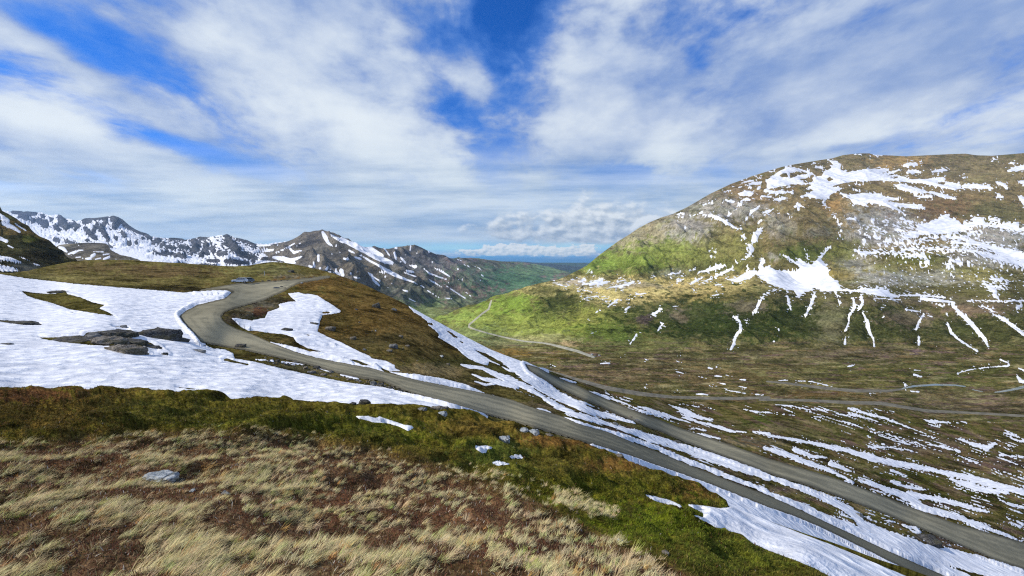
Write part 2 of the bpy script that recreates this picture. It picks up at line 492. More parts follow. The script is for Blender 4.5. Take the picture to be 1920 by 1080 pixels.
SNOW_LEFT = [(-160, 500), (-60, 508), (0, 514), (50, 522), (130, 531), (200, 537), (300, 545), (345, 549), (375, 545), (425, 545), (434, 548),
 (421, 559), (371, 571), (347, 583), (337, 593), (345, 606), (365, 626), (379, 642), (400, 651), (412, 652), (437, 662), (440, 672), (480, 679), (540, 694),
 (600, 707), (650, 717), (720, 726), (760, 737), (830, 753), (915, 779), (905, 840), (700, 900), (-160, 900)]
LEFT_HOLES = [
 [(0, 544), (36, 549), (62, 559), (100, 569), (130, 580), (175, 587), (216, 593), (205, 586), (186, 578), (198, 572), (172, 566), (150, 557), (126, 551), (123, 544), (96, 545), (106, 550), (90, 551), (66, 549), (38, 545), (50, 553), (30, 548)],
 [(-20, 601), (0, 600), (40, 602), (70, 605), (75, 609), (40, 609), (0, 603)],
 T(*C7, [(290, 290), (450, 288), (620, 310), (612, 290), (650, 255), (780, 240), (880, 232), (960, 240), (1030, 280), (960, 290), (1130, 330), (1220, 380), (1100, 352), (1030, 360), (1140, 422), (950, 410), (820, 380), (850, 355), (700, 350), (500, 330), (330, 305)]),
 T(*C7, [(1510, 345), (1600, 348), (1690, 385), (1600, 375)]), T(*C7, [(1660, 460), (1700, 445), (1780, 470), (1870, 490), (1860, 500), (1740, 480)]),
 T(*C7, [(1320, 664), (1400, 668), (1500, 680), (1420, 680)]), T(*C7, [(520, 95 - 0), (560, 100), (540, 104)]), T(*C7, [(1200, 408), (1240, 405), (1280, 430), (1220, 422)]),
 T(*C8, [(620, 655), (740, 668), (720, 672)]), T(*C7, [(845, 205), (900, 208), (960, 225), (890, 215)]),
]
SNOW_INNER = [(435, 597), (442, 596), (459, 599), (470, 601), (481, 599), (497, 596), (502, 585), (512, 582), (525, 576), (522, 571), (527, 569), (541, 566), (555, 565), (545, 556), (540, 550),
 (560, 548), (569, 551), (579, 551), (595, 554), (612, 565), (622, 571), (640, 583), (636, 586), (620, 589), (605, 590), (600, 602), (598, 610), (595, 622), (615, 632), (640, 642), (675, 660), (692, 667), (697, 672), (725, 677), (740, 685), (741, 691),
 (755, 696), (730, 695), (711, 688), (720, 697), (695, 690), (640, 680), (615, 675), (592, 670), (555, 660), (506, 644), (507, 641), (555, 652), (580, 660), (610, 661), (575, 652), (557, 642), (550, 632), (530, 626), (505, 624), (480, 620), (466, 620), (452, 613)]
INNER_HOLES = [T(*C8, [(680, 450), (760, 460), (870, 505), (800, 500)]), T(*C8, [(400, 178), (430, 175), (455, 190), (410, 188)]), T(*C8, [(370, 270), (410, 268), (400, 280)]), T(*C8, [(570, 345), (600, 350), (590, 358)]), T(*C8, [(490, 100), (540, 95), (560, 108), (500, 115)]),
 T(*C8, [(440, 50), (460, 52), (450, 56)]), T(*C8, [(730, 485), (750, 490), (740, 494)])]
VERGE_STRIP = [(730, 697), (780, 703), (830, 711), (872, 721), (912, 738), (855, 728), (780, 713)]
SNOW_CREST = T(*C8, [(1060, -25), (1110, 20), (1180, 100), (1280, 165), (1290, 200), (1370, 262), (1365, 290), (1500, 370), (1590, 450), (1680, 490), (1740, 502), (1745, 475), (1830, 505), (1900, 550), (1960, 560), (2080, 620), (2200, 680), (2200, 480), (2000, 440), (1600, 230), (1200, 20), (1080, -60)])
CREST_HOLES = [T(*C8, [(1430, 240), (1450, 245), (1510, 290), (1490, 290)]), T(*C8, [(1650, 390), (1720, 410), (1920, 520), (1900, 530), (1760, 460)]), T(*C8, [(1285, 180), (1320, 185), (1330, 200), (1300, 195)]), T(*C8, [(1530, 320), (1560, 330), (1545, 332)])]
SLOPE_STROKES = [T(*k, s) for k, s in [
 (C8, [(1540, 495, 6), (1600, 510, 14), (1700, 520, 12), (1760, 550, 18), (1850, 590, 24), (1960, 640, 28)]),
 (C8, [(1620, 565, 4), (1700, 600, 12), (1800, 620, 22), (1900, 650, 18), (1960, 660, 20)]), (C8, [(1640, 620, 4), (1720, 645, 10), (1800, 640, 6)]),
 (C8, [(0, 457, 4), (130, 465, 6)]), (C8, [(195, 475, 5), (260, 485, 7), (370, 495, 5)]), (C8, [(640, 565, 10), (700, 585, 12), (765, 598, 6)]), (C8, [(480, 525, 4), (560, 545, 6)]),
 (C8, [(1770, 725, 5), (1860, 750, 5)]), (C8, [(460, 793, 5), (500, 796, 5)]),
 (C6, [(-40, 465, 35), (100, 570, 45), (200, 640, 50), (330, 720, 40), (450, 780, 35), (600, 850, 30), (760, 890, 20), (930, 935, 8)]),
 (C6, [(-40, 600, 34), (120, 670, 25), (220, 730, 18), (330, 800, 26), (480, 870, 24), (620, 910, 25), (760, 950, 15), (880, 990, 25), (1000, 1030, 30), (1150, 1070, 30), (1260, 1120, 28)]),
 (C6, [(140, 815, 4), (260, 840, 8), (380, 890, 10), (500, 930, 14), (620, 975, 20), (760, 1020, 26), (900, 1065, 24)]),
 (B3, [(700, -15, 12), (900, 52, 20), (1100, 125, 20), (1200, 172, 22), (1350, 232, 22), (1500, 285, 22), (1650, 345, 20), (1800, 400, 20), (1920, 452, 18)]),
 (B4, [(0, 460, 15), (150, 522, 28), (300, 582, 32), (450, 655, 36), (600, 715, 42), (750, 785, 46), (900, 855, 46), (1050, 925, 50), (1200, 990, 45), (1350, 1050, 45), (1500, 1110, 40)]),
 (B3, [(950, 20, 22), (1100, 70, 28), (1250, 110, 30), (1400, 160, 38), (1550, 210, 38), (1700, 262, 36), (1850, 310, 32), (1920, 340, 28)]),
 (B4, [(0, 335, 15), (100, 370, 22), (250, 420, 24), (400, 480, 28), (550, 550, 32), (650, 615, 32), (700, 690, 36), (850, 760, 44), (1000, 830, 60), (1200, 900, 60), (1350, 940, 60), (1500, 985, 60), (1700, 1040, 60), (1900, 1095, 60)]),
 (B4, [(1330, 880, 20), (1500, 930, 30), (1700, 990, 30), (1900, 1050, 30)]),
 (B4, [(1010, 700, 10), (1100, 720, 18), (1140, 750, 14)]), (B4, [(700, 620, 6), (760, 640, 12)]), (B4, [(870, 665, 5), (950, 675, 6)]), (B4, [(1320, 800, 5), (1460, 850, 6)]),
 (C6, [(340, 595, 7), (400, 610, 10), (480, 630, 7)]), (C6, [(490, 665, 5), (580, 700, 10), (700, 735, 14), (850, 790, 9), (980, 850, 11), (1130, 880, 14), (1280, 910, 10)]),
 (C6, [(950, 812, 10), (1020, 830, 18), (1100, 860, 20), (1200, 890, 13), (1340, 930, 8)]), (C6, [(1160, 790, 5), (1230, 815, 14), (1300, 850, 28), (1400, 890, 18), (1500, 910, 12)]),
 (C6, [(1255, 790, 6), (1370, 805, 8), (1495, 825, 6)]), (C6, [(1280, 890, 10), (1420, 930, 14), (1520, 955, 14), (1630, 990, 18), (1760, 1003, 6)]),
 (C6, [(1220, 965, 7), (1320, 995, 12), (1400, 1020, 16), (1560, 1052, 10)]), (C6, [(1320, 985, 6), (1380, 972, 12), (1450, 990, 10)]), (C6, [(1740, 830, 6), (1830, 848, 8), (1930, 853, 7)]), (C6, [(1810, 1000, 10), (1930, 1015, 16)]),
 (C6, [(640, 690, 5), (700, 700, 9), (760, 745, 8)]), (C6, [(820, 755, 8), (890, 770, 7)]), (C6, [(380, 685, 5), (450, 700, 8), (510, 740, 5)]), (C6, [(560, 635, 5), (600, 642, 5)]), (C6, [(650, 655, 6)]), (C6, [(740, 640, 4), (780, 642, 6)]),
 (B4, [(-20, 20, 12), (200, 60, 14), (400, 95, 18), (600, 140, 22), (800, 200, 28), (950, 235, 28), (1150, 265, 24), (1300, 300, 18), (1450, 330, 26), (1600, 370, 32), (1750, 410, 28), (1930, 450, 26)]),
 (B4, [(1370, 350, 12), (1500, 400, 28), (1650, 440, 24), (1800, 455, 14)]),
 (B4, [(-20, 120, 22), (150, 170, 24), (300, 230, 24), (450, 280, 18), (550, 330, 13), (640, 380, 10)]), (B4, [(200, 130, 24), (320, 180, 18), (450, 190, 8)]), (B4, [(470, 235, 24), (560, 270, 18), (620, 300, 10)]),
 (B4, [(680, 360, 12), (760, 385, 20), (850, 415, 22), (950, 455, 22), (1050, 495, 32), (1150, 560, 32), (1300, 610, 24), (1450, 650, 22), (1600, 700, 22), (1750, 760, 16), (1900, 820, 10)]),
 (B4, [(540, 355, 5), (700, 410, 6), (810, 455, 5)]), (B4, [(1050, 470, 26), (1200, 490, 24), (1350, 520, 22), (1500, 560, 20), (1640, 600, 12)]), (B4, [(945, 385, 10), (1050, 412, 18), (1185, 432, 8)]), (B4, [(920, 290, 12), (960, 298, 16), (1020, 322, 6)]),
 (B4, [(1730, 500, 8), (1830, 550, 14), (1930, 570, 12)]), (B4, [(1690, 275, 5), (1800, 310, 9), (1930, 357, 9)]), (B4, [(770, 110, 7), (900, 115, 10), (1110, 142, 6)]), (B4, [(870, 10, 7), (1000, 45, 8)]),
 (B4, [(760, -5, 8), (900, 45, 8), (1000, 80, 7), (1150, 115, 8), (1300, 145, 5)]), (B4, [(1080, 72, 5), (1200, 92, 7), (1300, 110, 13), (1440, 148, 10)]), (B4, [(1400, 172, 4), (1500, 205, 8), (1590, 235, 5)]),
 (B4, [(1440, 52, 12), (1550, 95, 18), (1640, 120, 26), (1700, 85, 16)]), (B4, [(1740, 170, 13), (1850, 180, 10), (1930, 190, 8)]), (B4, [(1790, 10, 5), (1850, 60, 13), (1930, 75, 13)]), (B4, [(1060, 0, 6), (1250, 40, 5)]),
 (B4, [(1800, 105, 6), (1835, 125, 6)]), (B4, [(1800, 220, 4), (1930, 260, 7)]), (B4, [(1530, 488, 7), (1660, 520, 7)]), (B4, [(1790, 640, 5), (1930, 700, 12)]), (B4, [(1520, 150, 4), (1640, 168, 4)]), (B4, [(780, 262, 6), (830, 268, 5)]),
 (C5, [(45, 905, 10), (150, 920, 13), (300, 950, 8), (450, 960, 7)]), (C5, [(500, 985, 7), (680, 1000, 13), (830, 1045, 8)]), (C5, [(590, 915, 5), (700, 965, 12), (850, 1010, 13), (1000, 1060, 11), (1060, 1085, 10)]),
 (C5, [(340, 1005, 5), (450, 1010, 7), (600, 1050, 8), (710, 1090, 6)]), (C5, [(850, 850, 4), (960, 880, 7), (1080, 915, 7)]), (C5, [(820, 940, 4), (920, 965, 6)]), (C5, [(1340, 880, 10), (1400, 895, 18)]), (C5, [(1450, 930, 13), (1555, 942, 17)]),
 (C5, [(1175, 1032, 10), (1250, 1045, 18), (1350, 1045, 10), (1470, 1056, 7)]), (C5, [(1590, 1010, 5), (1750, 1026, 6)]), (C5, [(1630, 935, 6), (1690, 948, 6)]), (C5, [(670, 855, 9), (800, 865, 7)]), (C5, [(1280, 995, 7), (1350, 995, 6)]), (C5, [(0, 975, 6), (200, 995, 6)]), (C5, [(-20, 850, 6), (60, 866, 4)]),
 (C5, [(1200, 970 - 0, 0.5), (1205, 970, 0.5)]),
]]
NEAR_DRIFT = T(*B3, [(860, 180), (940, 255), (1100, 300), (1300, 360), (1500, 430), (1900, 600), (2300, 900), (2200, 1300), (1500, 1300), (900, 700), (700, 400)]) 
NEAR_DRIFT_EDGE = [(1110, 834), (1165, 851), (1185, 857), (1235, 875), (1285, 892), (1335, 910), (1440, 952), (1490, 969), (1540, 990), (1575, 1007), (1615, 1027), (1665, 1052), (1727, 1081), (1850, 1140), (1850, 1300), (1100, 1300), (1000, 900), (1100, 836)]
ROAD = [(370, 547), (381, 543), (420, 536), (445, 532), (480, 530), (530, 526), (580, 522), (615, 517), (618, 520), (600, 524), (560, 531), (545, 538), (530, 547), (500, 560), (468, 571), (440, 578), (422, 585), (414, 593), (417, 601), (426, 609),
 (445, 618), (470, 626), (505, 642), (555, 661), (592, 671), (615, 676), (640, 681), (695, 691), (720, 698), (780, 713), (855, 728), (912, 739), (945, 747), (960, 751), (995, 764), (1055, 782), (1085, 796), (1140, 811), (1185, 830),
 (1235, 849), (1297, 875), (1372, 904), (1440, 930), (1477, 946), (1515, 964), (1590, 999), (1665, 1034), (1740, 1067), (1790, 1089), (1900, 1140), (1850, 1160), (1727, 1081), (1665, 1052), (1615, 1027), (1575, 1007), (1540, 990), (1490, 969),
 (1440, 952), (1335, 910), (1285, 892), (1235, 875), (1185, 857), (1110, 834), (1000, 802), (955, 789), (915, 779), (830, 755), (762, 735), (717, 716), (680, 710), (635, 700), (600, 690), (580, 685), (517, 670), (480, 662), (455, 656), (435, 653), (400, 647), (377, 642),
 (365, 627), (345, 606), (337, 593), (348, 585), (371, 573), (421, 561), (438, 548), (425, 543)]
LOWER_ROAD = [(985, 683), (1010, 690), (1035, 704), (1080, 722), (1110, 737), (1150, 754), (1185, 769), (1235, 787), (1272, 802), (1335, 823), (1440, 860), (1565, 897), (1640, 925), (1715, 954), (1790, 982), (1920, 1018), (2080, 1062), (2080, 1120),
 (1920, 1068), (1865, 1050), (1802, 1023), (1740, 997), (1665, 966), (1590, 938), (1515, 911), (1440, 888), (1360, 857), (1285, 830), (1245, 812), (1210, 800), (1172, 783), (1135, 767), (1085, 746), (1042, 725), (1010, 707), (992, 695)]

KNOLL_SNOW = [
 ('snow_patch', 'long white snow patch on the dark green moss below the snowfield', T(*E5, [(125, 185), (180, 182), (230, 184), (290, 200), (330, 190), (380, 205), (450, 228), (540, 258), (640, 272), (575, 312), (500, 275), (400, 245), (270, 236), (200, 215), (150, 207)])),
 ('snow_patch', 'small kite shaped snow patch in the mossy hollow left of a lone rock', T(*E5, [(1145, 430), (1170, 440), (1240, 435), (1310, 453), (1250, 472), (1240, 495), (1210, 503), (1150, 465)])),
 ('snow_patch', 'tiny ragged scrap of snow, rightmost of three in the mossy hollow', T(*E5, [(1435, 530), (1490, 510), (1540, 515), (1550, 535), (1600, 550), (1540, 548), (1460, 545)])),
 ('snow_patch', 'thin sliver of snow, lowest of three in the mossy hollow', T(*E5, [(1283, 582), (1330, 566), (1440, 590), (1515, 630), (1440, 625), (1330, 606)])),
 ('snow_patch', 'narrow pointed snow patch on green turf beside the large drift', T(*B3, [(1000, 470), (1060, 478), (1130, 498), (1180, 508), (1260, 545), (1275, 562), (1255, 582), (1190, 560), (1110, 530), (1040, 500)])),
 ('snow_drift', 'broad snow drift filling the slope between green knoll and gravel road', [(1286, 945), (1320, 948), (1350, 953), (1364, 951), (1372, 935), (1450, 960), (1570, 1004), (1800, 1090), (2100, 1250), (1900, 1250), (1610, 1110), (1555, 1080), (1527, 1065), (1490, 1050), (1440, 1032), (1397, 1012), (1360, 992), (1342, 989), (1307, 971), (1300, 965), (1319, 970), (1318, 962), (1305, 955)]),
]

MOUNT_POLYS = [
 T(*C4, [(-10, 310), (60, 258), (150, 210), (200, 215), (300, 243), (350, 262), (300, 287), (400, 280), (425, 240), (470, 225), (490, 198), (452, 160), (505, 163), (548, 190), (545, 230), (600, 250), (700, 233), (780, 225), (915, 222), (905, 240), (840, 264), (900, 255), (990, 220), (990, 235), (900, 275), (960, 270), (1052, 292), (1050, 303), (1200, 300), (1320, 284), (1330, 322), (1442, 338), (1450, 375), (1400, 386), (1280, 360), (1150, 335), (1000, 325), (850, 315), (640, 320), (520, 345), (480, 362), (570, 370), (470, 420), (440, 460), (370, 452), (310, 440), (240, 430), (310, 408), (340, 385), (285, 370), (330, 345), (200, 340), (80, 362), (-10, 380)]),
 T(*C4, [(530, 400), (600, 420), (700, 408), (840, 410), (870, 432), (1055, 455), (900, 467), (1000, 485), (1100, 490), (1182, 512), (1170, 530), (1080, 525), (950, 505), (1040, 570), (950, 532), (900, 512), (760, 478), (680, 537), (720, 497), (640, 492), (610, 450), (560, 430)]),
 T(*C4, [(945, 350), (1000, 335), (1120, 370), (1205, 395), (1190, 408), (1110, 412), (980, 380)]),
 T(*C4, [(1000, 750), (1030, 715), (1130, 690), (1110, 650), (1200, 630), (1270, 612), (1285, 585), (1340, 560), (1365, 592), (1420, 610), (1460, 642), (1540, 620), (1540, 588), (1600, 590), (1650, 640), (1800, 640), (1870, 630), (1880, 662), (1940, 680), (1940, 708), (1800, 680), (1650, 655), (1540, 655), (1480, 685), (1590, 695), (1570, 710), (1430, 697), (1300, 717), (1150, 717), (1060, 742)]),
 T(*C4, [(95, 870), (130, 870), (210, 922), (240, 903), (290, 932), (330, 942), (360, 910), (420, 850), (450, 818), (482, 790), (470, 812), (400, 900), (450, 970), (460, 1020), (530, 1080), (560, 1140), (400, 1140), (350, 1120), (300, 1130), (230, 1195), (190, 1140), (130, 1130), (60, 1110), (0, 1085), (-60, 1050), (-90, 1000), (0, 950), (60, 982), (130, 990), (200, 995), (240, 962), (190, 930)]),
]
MOUNT_HOLES = [T(*C4, s) for s in [[(80, 265), (140, 258), (150, 285), (110, 300)], [(240, 305), (330, 290), (350, 320), (280, 335)], [(435, 300), (465, 285), (490, 305), (460, 322)], [(165, 260), (240, 240), (300, 262), (230, 275), (160, 300)], [(900, 285), (980, 285), (960, 300)], [(1250, 330), (1330, 325), (1320, 345)]]]
MOUNT_STROKES = [T(*k, s) for k, s in [
 (C5, [(80, 350, 9)]), (C5, [(70, 400, 5)]), (C5, [(45, 440, 9)]), (C6, [(1760, 180, 8)]),
 (C4, [(1100, 425, 8), (1160, 440, 8), (1220, 430, 14)]), (C4, [(1215, 400, 8), (1300, 425, 15), (1390, 445, 10)]), (C4, [(1020, 205, 12), (1070, 190, 14), (1110, 190, 8)]), (C4, [(1130, 184, 5), (1160, 184, 4)]), (C4, [(1040, 254, 8), (1090, 245, 14), (1145, 252, 8)]),
 (C4, [(1230, 250, 8), (1290, 238, 12), (1340, 235, 8)]), (C4, [(1470, 358, 16), (1570, 355, 20), (1680, 370, 10)]), (C4, [(1720, 330, 12), (1770, 345, 14), (1790, 370, 12)]), (C4, [(1710, 430, 7), (1760, 438, 10)]),
 (C4, [(1800, 242, 8), (1860, 225, 18), (1930, 215, 20)]), (C4, [(1895, 325, 14), (1930, 330, 20)]), (C4, [(1895, 440, 18), (1930, 480, 25)]), (C4, [(1670, 600, 10), (1710, 612, 12)]), (C4, [(1465, 295, 8), (1480, 285, 5)]), (C4, [(1690, 158, 5), (1720, 156, 5)]), (C4, [(1800, 188, 4), (1850, 182, 7)]),
 (C4, [(1100, 756, 4), (1200, 745, 6), (1300, 735, 10), (1450, 745, 14), (1550, 780, 18), (1650, 810, 16), (1780, 845, 26), (1900, 885, 34), (1940, 930, 36)]), (C4, [(1380, 770, 14), (1500, 790, 13)]), (C4, [(1700, 830, 22), (1850, 900, 30)]),
 (C4, [(640, 830, 8), (700, 860, 17), (780, 858, 13), (850, 855, 7), (1000, 856, 7), (1010, 825, 10), (1150, 830, 8), (1400, 830, 7), (1550, 840, 10), (1650, 880, 17), (1800, 905, 26), (1930, 950, 20)]), (C4, [(640, 875, 5), (740, 868, 6)]),
 (C4, [(1000, 870, 6), (1120, 872, 9), (1200, 882, 7), (1185, 930, 13), (1160, 948, 5)]), (C4, [(1370, 910, 10), (1450, 925, 11), (1520, 940, 6)]), (C4, [(1350, 955, 10), (1380, 965, 6)]), (C4, [(1690, 1048, 7), (1740, 1060, 10)]),
 (C4, [(600, 598, 8), (665, 602, 7)]), (C4, [(760, 613, 5), (800, 613, 4)]), (C4, [(835, 748, 6), (920, 765, 13)]), (C4, [(940, 780, 10), (1000, 795, 8)]), (C4, [(1050, 778, 8), (1120, 790, 5)]), (C4, [(690, 710, 5), (790, 735, 5)]), (C4, [(720, 755, 10), (722, 805, 7)]),
 (C4, [(790, 680, 9), (870, 697, 6)]), (C4, [(665, 660, 4), (770, 665, 4)]), (C4, [(990, 600, 5), (1070, 630, 8)]), (C4, [(960, 668, 7), (990, 680, 6)]), (C4, [(835, 800, 6), (880, 800, 5)]), (C4, [(405, 475, 6), (430, 500, 5), (462, 528, 4)]),
 (C4, [(500, 575, 7), (520, 620, 8), (545, 660, 7)]), (C4, [(546, 690, 3), (540, 750, 3)]), (C4, [(50, 455, 8), (90, 452, 12), (130, 445, 7)]), (C4, [(20, 402, 12), (120, 400, 10)]), (C4, [(150, 400, 7), (190, 415, 7)]), (C4, [(-10, 545, 12), (40, 530, 6)]),
 (C4, [(195, 512, 6), (235, 498, 13), (225, 535, 7)]), (C4, [(240, 500, 8), (270, 515, 5)]), (C4, [(630, 372, 6), (695, 400, 5)]), (C4, [(655, 342, 7), (685, 342, 6)]), (C4, [(780, 120, 5), (850, 122, 5)]), (C4, [(650, 118, 5), (700, 118, 4)]), (C4, [(360, 215, 10), (410, 218, 8)]), (C4, [(330, 190, 4), (350, 186, 4)]), (C4, [(1010, 712, 6), (1100, 700, 14)]), (C4, [(880, 610, 5), (905, 618, 6)]), (C4, [(1060, 680, 5), (1120, 680, 5)]),
 (C4, [(290, 850, 4), (298, 910, 5)]),
 (C5, [(-10, 78, 6), (100, 40, 7)]), (C5, [(120, 35, 16), (250, 48, 26), (330, 50, 14)]), (C5, [(420, 50, 20), (520, 55, 12), (650, 62, 9), (720, 62, 14), (850, 82, 22), (950, 100, 14)]), (C5, [(700, 42, 8), (900, 62, 11)]), (C5, [(1000, 95, 6), (1150, 95, 8), (1330, 112, 6)]),
 (C5, [(1150, 118, 13), (1250, 130, 14), (1370, 142, 8), (1400, 155, 9)]), (C5, [(1500, 135, 3), (1700, 137, 6), (1930, 136, 6)]), (C5, [(1640, 20, 8), (1700, 60, 17), (1700, 100, 17), (1730, 118, 6)]), (C5, [(1620, 12, 6), (1770, 44, 6)]), (C5, [(800, 115, 5), (1000, 130, 6)]), (C5, [(1260, 160, 7), (1320, 172, 6)]), (C5, [(1870, 190, 14), (1900, 170, 12)]), (C5, [(1760, 5, 5), (1790, 8, 5)]),
 (C5, [(1030, 200, 7), (1140, 217, 5)]), (C5, [(600, 628, 8), (620, 625, 9), (652, 616, 4)]), (C5, [(1095, 655, 4), (1148, 659, 4)]), (C5, [(1095, 690, 8), (1150, 705, 8)]), (C5, [(1180, 698, 4), (1200, 702, 4)]),
 (C5, [(1420, 680, 6), (1500, 655, 6), (1600, 640, 4), (1700, 630, 6), (1800, 625, 7), (1812, 608, 6), (1740, 575, 6)]), (C5, [(1030, 768, 12)]), (C5, [(1870, 702, 8), (1895, 735, 16), (1930, 745, 14)]), (C5, [(1880, 642, 6), (1930, 660, 10)]),
 (C5, [(70, 735, 4), (150, 731, 4)]), (C5, [(200, 735, 4), (330, 742, 5), (440, 770, 5), (520, 788, 4)]), (C5, [(1070, 815, 6), (1130, 818, 6)]), (C5, [(760, 828, 5), (860, 824, 4)]), (C5, [(430, 100, 4)]), (C5, [(865, 255, 5)]), (C5, [(850, 185, 5), (870, 188, 5)]), (C5, [(1195, 245, 4), (1220, 252, 4)]), (C5, [(1350, 235, 4)]), (C5, [(225, 758, 5), (250, 760, 4)]), (C5, [(1265, 475, 4)]),
 (C6, [(665, 486, 6), (740, 484, 5)]), (C6, [(815, 440, 5)]), (C6, [(1210, 540, 3), (1280, 558, 5)]), (C6, [(1475, 518, 9), (1500, 524, 7)]), (C6, [(1535, 514, 8)]), (C6, [(1520, 580, 5), (1575, 584, 7)]), (C6, [(1710, 605, 5), (1750, 610, 6)]),
 (C6, [(1560, 634, 5), (1600, 641, 5)]), (C6, [(1700, 655, 4), (1760, 670, 5)]), (C6, [(1600, 685, 3), (1680, 697, 4), (1750, 710, 5)]), (C6, [(1820, 715, 4), (1900, 728, 5)]), (C6, [(1380, 716, 4), (1430, 716, 9), (1470, 721, 4)]), (C6, [(1000, 455, 5), (1010, 458, 5)]), (C6, [(1265, 428, 5)]), (C6, [(300, 497, 4), (320, 508, 4)]),
 (C6, [(1600, 570, 3), (1630, 580, 3)]), (C6, [(1420, 588, 4), (1450, 596, 4)]), (C6, [(1240, 470, 4), (1260, 476, 3)]), (C6, [(1240, 686, 5)]), (C6, [(1480, 655, 2), (1540, 655, 3)]), (C6, [(995, 663, 5), (1020, 664, 4)]), (C6, [(590, 262, 4), (608, 256, 4)]), (C6, [(640, 95, 6)]), (C6, [(580, 155, 4)]), (C6, [(1225, 58, 5)]),
 (C3, [(1340, 177, 4), (1420, 165, 8), (1540, 190, 13), (1600, 225, 13), (1690, 277, 8), (1720, 267, 4)]), (C3, [(1400, 160, 4), (1430, 145, 5)]), (C3, [(1240, 188, 6), (1280, 190, 7)]), (C3, [(1303, 262, 8)]), (C3, [(1430, 99, 4), (1505, 76, 4)]), (C3, [(1600, 60, 7), (1660, 75, 11)]), (C3, [(1700, 92, 14)]),
 (C3, [(1640, 165, 9)]), (C3, [(1735, 55, 6), (1765, 55, 14)]), (C3, [(1700, 15, 7), (1780, 12, 22)]), (C3, [(1910, 150, 14)]), (C3, [(1738, 330, 12), (1745, 352, 8)]), (C3, [(1860, 285, 16), (1830, 325, 24), (1812, 368, 18)]), (C3, [(1858, 222, 9)]), (C3, [(1772, 390, 8), (1800, 430, 20), (1780, 475, 10), (1725, 508, 4)]), (C3, [(1660, 530, 6), (1690, 522, 4)]),
 (C3, [(1493, 436, 7)]), (C3, [(1525, 450, 11)]), (C3, [(1492, 482, 12)]), (C3, [(1870, 500, 8), (1885, 520, 16), (1860, 560, 16), (1900, 640, 20)]), (C3, [(1615, 656, 5), (1690, 662, 18), (1780, 620, 30), (1830, 600, 15)]), (C3, [(1745, 560, 6), (1790, 580, 6)]), (C3, [(1400, 602, 7), (1470, 590, 8), (1540, 560, 18), (1585, 555, 9)]),
 (C3, [(1170, 622, 7), (1210, 610, 8)]), (C3, [(1230, 610, 4), (1375, 578, 4)]), (C3, [(1410, 687, 3), (1500, 645, 5), (1600, 600, 11), (1665, 568, 5)]), (C3, [(1350, 682, 11), (1430, 640, 6)]), (C3, [(1262, 660, 12)]), (C3, [(1240, 632, 4), (1280, 628, 5)]), (C3, [(725, 718, 5), (830, 702, 9), (910, 675, 11)]), (C3, [(800, 650, 4), (825, 632, 3)]), (C3, [(800, 672, 5), (840, 662, 5)]),
 (C3, [(590, 692, 12), (660, 668, 18), (680, 650, 8)]), (C3, [(640, 695, 8), (710, 675, 12)]), (C3, [(530, 692, 8), (585, 685, 6)]), (C3, [(500, 672, 7), (550, 662, 9)]), (C3, [(540, 648, 6)]), (C3, [(320, 685, 4), (410, 710, 5)]), (C3, [(470, 720, 3), (600, 750, 4)]), (C3, [(520, 806, 3), (580, 788, 5), (650, 780, 4)]), (C3, [(710, 828, 4), (738, 846, 6), (792, 808, 8)]),
 (C3, [(850, 882, 7), (880, 860, 7)]), (C3, [(930, 770, 6), (988, 762, 5)]), (C3, [(1500, 777, 4), (1555, 766, 6)]), (C3, [(680, 806, 7)]), (C3, [(700, 798, 4), (720, 797, 3)]), (C3, [(570, 607, 3), (600, 598, 4)]), (C3, [(820, 738, 7)]), (C3, [(865, 808, 5), (885, 804, 4)]), (C3, [(1050, 642, 5), (1070, 632, 5)]), (C3, [(1535, 695, 5), (1570, 697, 6)]), (C3, [(1355, 728, 4), (1370, 740, 5)]), (C3, [(1200, 692, 3)]), (C3, [(610, 633, 4)]), (C3, [(430, 662, 3), (480, 650, 3)]), (C3, [(950, 668, 6)]), (C3, [(1895, 772, 6), (1855, 825, 10), (1825, 905, 11)]),
 (W8, [(1105, 400, 7), (1180, 380, 11), (1215, 375, 7)]), (W8, [(1180, 408, 8), (1240, 402, 16), (1285, 395, 8)]), (W8, [(945, 480, 4), (1020, 462, 6), (1100, 435, 5), (1170, 405, 4)]), (W8, [(1080, 500, 7), (1150, 485, 22), (1205, 492, 12)]), (W8, [(1120, 548, 9), (1180, 548, 10)]), (W8, [(960, 553, 6), (1030, 572, 14)]),
 (W8, [(1065, 590, 12), (1100, 588, 12)]), (W8, [(1040, 625, 7)]), (W8, [(1190, 440, 10)]), (W8, [(1262, 440, 16), (1245, 462, 8)]), (W8, [(1290, 518, 9), (1370, 522, 8)]), (W8, [(1320, 465, 15), (1400, 480, 12), (1440, 470, 5)]), (W8, [(1425, 495, 6), (1500, 482, 12)]), (W8, [(1410, 546, 7), (1450, 548, 16), (1498, 532, 8)]),
 (W8, [(1180, 690, 6), (1200, 650, 16), (1240, 635, 12), (1275, 595, 5)]), (W8, [(1300, 668, 6), (1350, 655, 14), (1395, 632, 5)]), (W8, [(1000, 682, 13)]), (W8, [(1530, 675, 3), (1560, 690, 4)]), (W8, [(530, 680, 6), (575, 672, 4)]), (W8, [(1445, 660, 4), (1475, 645, 4)]), (W8, [(1120, 765, 3), (1165, 715, 4)]), (W8, [(1510, 440, 8), (1545, 430, 6)]), (W8, [(1355, 298, 6), (1410, 290, 5)]), (W8, [(1740, 230, 5), (1780, 218, 5)]), (W8, [(1230, 350, 4), (1275, 358, 4)]),
]]
